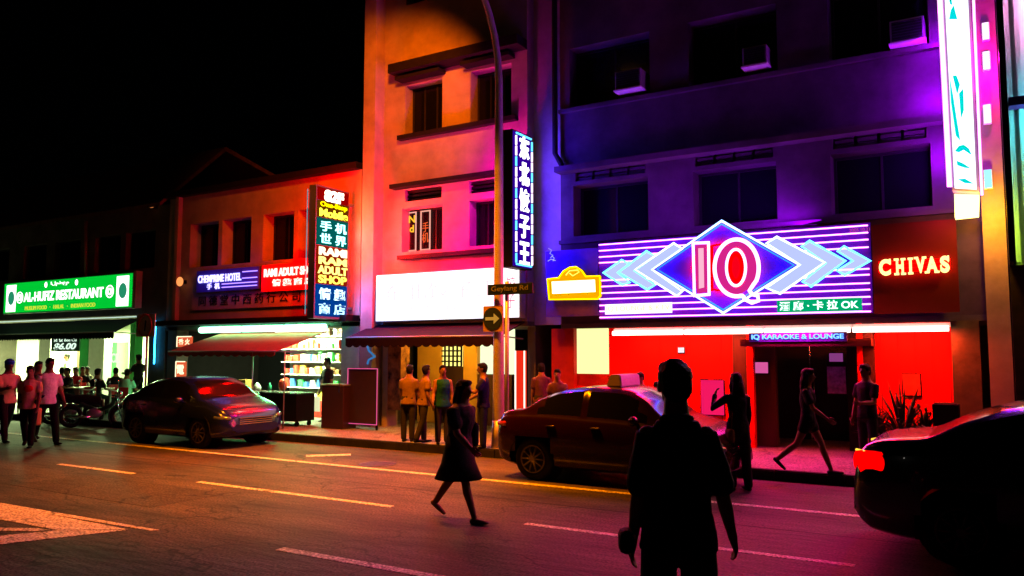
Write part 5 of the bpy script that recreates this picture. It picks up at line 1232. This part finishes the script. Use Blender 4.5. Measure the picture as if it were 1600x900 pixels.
def car(lab, loc, L, Ht, paint, name='parked_car', tail_on=False, roof_sign=False, rz=0, group='cars'):
    """built along +x (front), rear bumper at x = 0, centred on y"""
    t = thing(name, lab, 'taxi' if roof_sign else 'car', loc, rz)
    s = L/4.7; hz = Ht/1.47; W2 = .90
    T = [(0, .62), (.03, .86), (.10, 1.0), (.30, 1.07), (.62, 1.10), (1.0, 1.27), (1.5, 1.42), (2.1, 1.47), (2.7, 1.45), (3.1, 1.33), (3.6, 1.04), (3.9, .97), (4.4, .84), (4.62, .68), (4.7, .50)]
    B = [(0, .60), (.03, .80), (.10, .92), (.3, .98), (.8, 1.0), (2.0, .97), (3.2, .93), (3.8, .90), (4.4, .76), (4.62, .60), (4.7, .46)]
    Wd = [(0, .70), (.06, .78), (.2, .84), (.6, .89), (1.2, .90), (3.6, .90), (4.2, .87), (4.5, .80), (4.64, .68), (4.7, .58)]
    Zb = [(0, .36), (.15, .25), (.6, .2), (4.2, .2), (4.55, .24), (4.7, .32)]
    N = 70; xs = sorted(set([4.7*i/N for i in range(N+1)] + [.02, .05, 4.66, 4.69]))
    rings = []
    for x in xs:
        tz, bz, wd, zb_ = smooth_curve(T, x)*hz, smooth_curve(B, x)*hz, smooth_curve(Wd, x), smooth_curve(Zb, x)
        D = max(tz - bz, .012); inset = .36*D
        pts = [(0, zb_), (wd - .14, zb_), (wd - .035, zb_ + .05), (wd - .005, zb_ + (bz-zb_)*.3), (wd, zb_ + (bz-zb_)*.6), (wd - .01, bz - .06*(bz-zb_)), (wd - .045, bz),
               (wd - .055 - inset*.10, bz + D*.10), (wd - .06 - inset*.45, bz + D*.47), (wd - .08 - inset*.85, bz + D*.84), (wd - .13 - inset*1.15, bz + D*.955), (wd*.55 - inset*.3, bz + D*.99), (0, bz + D)]
        rings.append([(x*s, max(a, 0), b_) for a, b_ in pts])
    K = 13
    cut = lambda: None
    body, side_g, ws, rg = BM(), BM(), BM(), BM()
    def cls(i, j):
        x = (xs[i] + xs[i+1])/2
        if 7 <= j <= 8 and (.98 < x < 1.98 or 2.10 < x < 3.32):
            if x < 1.12 and j == 8: return 0
            if x > 3.12 and j == 8: return 0
            return 1
        if j >= 9 + 1 and 2.95 < x < 3.62: return 2
        if j >= 10 and .68 < x < 1.30: return 3
        return 0
    tgt = [body, side_g, ws, rg]; cache = [dict() for _ in range(4)]
    def vert(kx, i, j, sg):
        key = (i, j, sg if 0 < j < K-1 else 1)
        if key not in cache[kx]:
            q = rings[i][j]; cache[kx][key] = tgt[kx].verts.new((q[0], q[1]*sg, q[2]))
        return cache[kx][key]
    for sg in (1, -1):
        for i in range(len(xs)-1):
            for j in range(K-1):
                kx = cls(i, j); a = [vert(kx, i, j, sg), vert(kx, i+1, j, sg), vert(kx, i+1, j+1, sg), vert(kx, i, j+1, sg)]
                a = list(dict.fromkeys(a))
                if len(a) > 2:
                    try: f = tgt[kx].faces.new(a); f.smooth = True
                    except ValueError: pass
    for i in (0, len(xs)-1):
        loop = [vert(0, i, j, 1) for j in range(K)] + [vert(0, i, j, -1) for j in range(K-2, 0, -1)]
        try: body.faces.new(loop)
        except ValueError: pass
    # wheel arches: drop the faces round the wheels, then a dark liner
    wx = [.92*s, 3.72*s]; wr_ = .325
    kill = []
    for f in body.faces:
        c = f.calc_center_median()
        if abs(c.y) > .5 and any((c.x-a)**2 + (c.z-wr_)**2 < (wr_ + .055)**2 for a in wx): kill.append(f)
    bmesh.ops.delete(body, geom=kill, context='FACES')
    part('body', body, paint, t, world=False)
    sgr = side_g.copy(); bmesh.ops.delete(side_g, geom=[v for v in side_g.verts if v.co.y < 0], context='VERTS'); bmesh.ops.delete(sgr, geom=[v for v in sgr.verts if v.co.y > 0], context='VERTS')
    for nm, b_ in (('side_window', side_g), ('side_window', sgr), ('windscreen', ws), ('rear_window', rg)): part(nm, b_, glass_m, t, world=False)
    for a in wx:
        for sg in (1, -1):
            ln = BM(); n = 20; pr = []
            for i in range(n+1):
                th = math.pi*i/n; pr.append((a + math.cos(th)*(wr_ + .07), wr_ + math.sin(th)*(wr_ + .07)))
            for (x0, z0), (x1, z1) in zip(pr, pr[1:]):
                v = [ln.verts.new(q) for q in ((x0, sg*.885, z0), (x1, sg*.885, z1), (x1, sg*.55, z1), (x0, sg*.55, z0))]; ln.faces.new(v)
            # body lip filling between the stepped cut and the round arch
            cyl(ln, (a, sg*.56, wr_), (a, sg*.55, wr_), wr_ + .07, n=24)
            part('wheel_arch', ln, black_m, t, world=False)
    for a in wx:
        for sg in (1, -1):
            w_ = BM(); torus(w_, (a, sg*.78, wr_), (0, 1, 0), .255, .075, 32, 10); 
            cyl(w_, (a, sg*.70, wr_), (a, sg*.84, wr_), .27, n=28)
            wh = part('wheel', w_, rubber, t, world=False)
            rm = BM(); torus(rm, (a, sg*.85, wr_), (0, 1, 0), .20, .014, 28, 6)
            for k in range(10):
                th = 2*math.pi*k/10; cyl(rm, (a + .03*math.cos(th), sg*.862, wr_ + .03*math.sin(th)), (a + .2*math.cos(th), sg*.85, wr_ + .2*math.sin(th)), .016, .012, 6)
            cyl(rm, (a, sg*.845, wr_), (a, sg*.875, wr_), .045)
            part('rim', rm, mat('rim_alloy', (.14, .13, .12), .4, .8), wh, world=False)
    for sg in (1, -1):
        # lights wrap the corners
        h_ = BM(); limb(h_, [(4.34*s, sg*.80, .66*hz), (4.50*s, sg*.735, .645*hz), (4.60*s, sg*.62, .63*hz)], [(.05, .06), (.06, .05), (.05, .045)]); part('headlight', h_, mat('headlight_glass', (.12, .16, .2), .12, .3, var=.1), t, world=False)
        h_ = BM(); limb(h_, [(.28*s, sg*.815, .86*hz), (.10*s, sg*.765, .86*hz), (.035*s, sg*.60, .85*hz)], [(.045, .06 + .05*tail_on), (.05, .055 + .055*tail_on), (.045, .05 + .05*tail_on)]); part('tail_light', h_, em('tail_on', (1, .0, .0), 1.3) if tail_on else mat('tail_lens', (.35, .02, .02), .2), t, world=False)
        if tail_on:
            h_ = BM(); limb(h_, [(.12*s, sg*.77, .955*hz), (.02*s, sg*.55, .945*hz)], [.014, .014]); part('indicator', h_, em('indicator_on', (1, .55, .05), 1.6), t, world=False)
        m_ = BM(); ball(m_, (3.12*s, sg*1.0, 1.0*hz), (.07, .10, .07)); limb(m_, [(3.12*s, sg*.86, .95*hz), (3.12*s, sg*.97, .98*hz)], [.025, .02], n=8); part('wing_mirror', m_, paint, t, world=False)
        for x in (1.25, 2.2):
            m_ = BM(); limb(m_, [(x*s, sg*.905, .86*hz), ((x + .18)*s, sg*.905, .86*hz)], [.012, .012], n=8); part('door_handle', m_, paint, t, world=False)
    m_ = BM(); 
    for k in range(4): box(m_, 4.655*s, 4.70*s + .004, -.42, .42, (.50 + .04*k)*hz, (.515 + .04*k)*hz)
    part('grille', m_, chrome, t, world=False)
    m_ = BM(); box(m_, -.012, .004, -.26, .26, .58, .69); part('number_plate', m_, white_p, t, world=False)
    if roof_sign:
        m_ = BM(); poly(m_, [(2.22*s, -.38, Ht - .01), (2.55*s, -.38, Ht - .01), (2.50*s, -.34, Ht + .17), (2.28*s, -.34, Ht + .17)], (0, .74, 0)); bmesh.ops.bevel(m_, geom=list(m_.edges), offset=.015, segments=2, affect='EDGES')
        part('roof_sign', m_, mat('roof_sign_white', (.22, .18, .24), .4), t, world=False)
        part('roof_sign_lettering', xform(text('TAXI', .5, .08, .004, .02), Matrix.Translation((2.5*s + .012, 0, Ht + .06)) @ Matrix.Rotation(R(90), 4, 'Z')), em('taxi_red', (.8, .05, .2), .8), t, world=False)
    return t
Yn = SY + .25      # near side of the parked cars
pt_taxi = mat('dark_red_paint', (.010, .0008, .001), .22, var=.05, coat=.18, spec=.2)
pt_blue = mat('dark_blue_paint', (.004, .006, .07), .22, var=.05, coat=.3, spec=.3)
pt_black = mat('black_car_paint', (.006, .006, .008), .22, var=.05, coat=.8)
q = P(768, 690, Yn); Lt = 3.62
car('dark red taxi with a roof sign parked in front of the karaoke bar', (q.x, Yn + .9, 0), Lt, 1.42, pt_taxi, 'taxi', roof_sign=True)
q = P(186, 660, Yn); q2 = P(424, 660, Yn)
car('dark blue sedan parked between the restaurant and the red awning', (q.x - .15, Yn + .9, 0), 3.45, 1.42, pt_blue)
q = P(1327, 730, -7.0)
car('black car cut off by the right edge with its tail light lit', (q.x, -6.1, 0), 4.6, 1.50, pt_black, 'car', tail_on=True)

def moto(lab, loc, rz):
    t = thing('motorcycle', lab, 'motorcycle', loc, rz, 'motorcycles parked before the restaurant')
    for x in (-.62, .62):
        m_ = BM(); torus(m_, (x, 0, .29), (0, 1, 0), .25, .045, 28, 8); wh = part('wheel', m_, rubber, t, world=False)
        m_ = BM(); torus(m_, (x, 0, .29), (0, 1, 0), .19, .015)
        for k in range(8): th = math.pi*k/4; cyl(m_, (x, 0, .29), (x + .19*math.cos(th), 0, .29 + .19*math.sin(th)), .005, n=5)
        part('rim', m_, chrome, wh, world=False)
    m_ = BM(); limb(m_, [(-.35, 0, .62), (0, 0, .42), (.35, 0, .55), (.48, 0, .78)], [(.06, .08), (.09, .08), (.06, .08), (.05, .06)]); part('frame', m_, mat('moto_green', (.02, .06, .03), .3), t, world=False)
    m_ = BM(); limb(m_, [(-.62, 0, .74), (-.3, 0, .72), (.05, 0, .70)], [(.05, .10), (.06, .14), (.05, .11)]); part('seat', m_, rubber, t, world=False)
    m_ = BM(); ball(m_, (-.05, 0, .38), (.2, .12, .14)); part('engine', m_, metal_m, t, world=False)
    m_ = BM()
    for sg in (-1, 1): cyl(m_, (.62, sg*.07, .29), (.46, sg*.07, .86), .02)
    part('fork', m_, chrome, t, world=False)
    m_ = BM(); limb(m_, [(.40, -.34, .98), (.46, -.1, .94), (.46, .1, .94), (.40, .34, .98)], [.015]*4, n=8); part('handlebar', m_, metal_m, t, world=False)
    m_ = BM(); ball(m_, (.55, 0, .86), (.08, .09, .08)); part('headlight', m_, chrome, t, world=False)
    for sg in (-1, 1): m_ = BM(); cyl(m_, (.42, sg*.27, .97), (.40, sg*.32, 1.14), .006, n=6); ball(m_, (.40, sg*.33, 1.18), (.015, .05, .035)); part('mirror', m_, chrome, t, world=False)
    for x in (-.66, .62): m_ = BM(); torus(m_, (x, 0, .29), (0, 1, 0), .31, .03, 16, 6, R(200) if x < 0 else R(180), R(340)); part('mudguard', m_, mat('moto_green', (.02, .06, .03), .3), t, world=False)
    m_ = BM(); cyl(m_, (-.7, -.12, .3), (-.1, -.12, .28), .035); part('exhaust', m_, chrome, t, world=False)
for px, py, rz, lab in ((112, 664, 25, 'dark green motorcycle parked behind the walking group'), (150, 668, 40, 'black motorcycle parked next to the dark sedan')):
    g = G(px, py); moto(lab, (g.x, g.y, 0), R(rz))
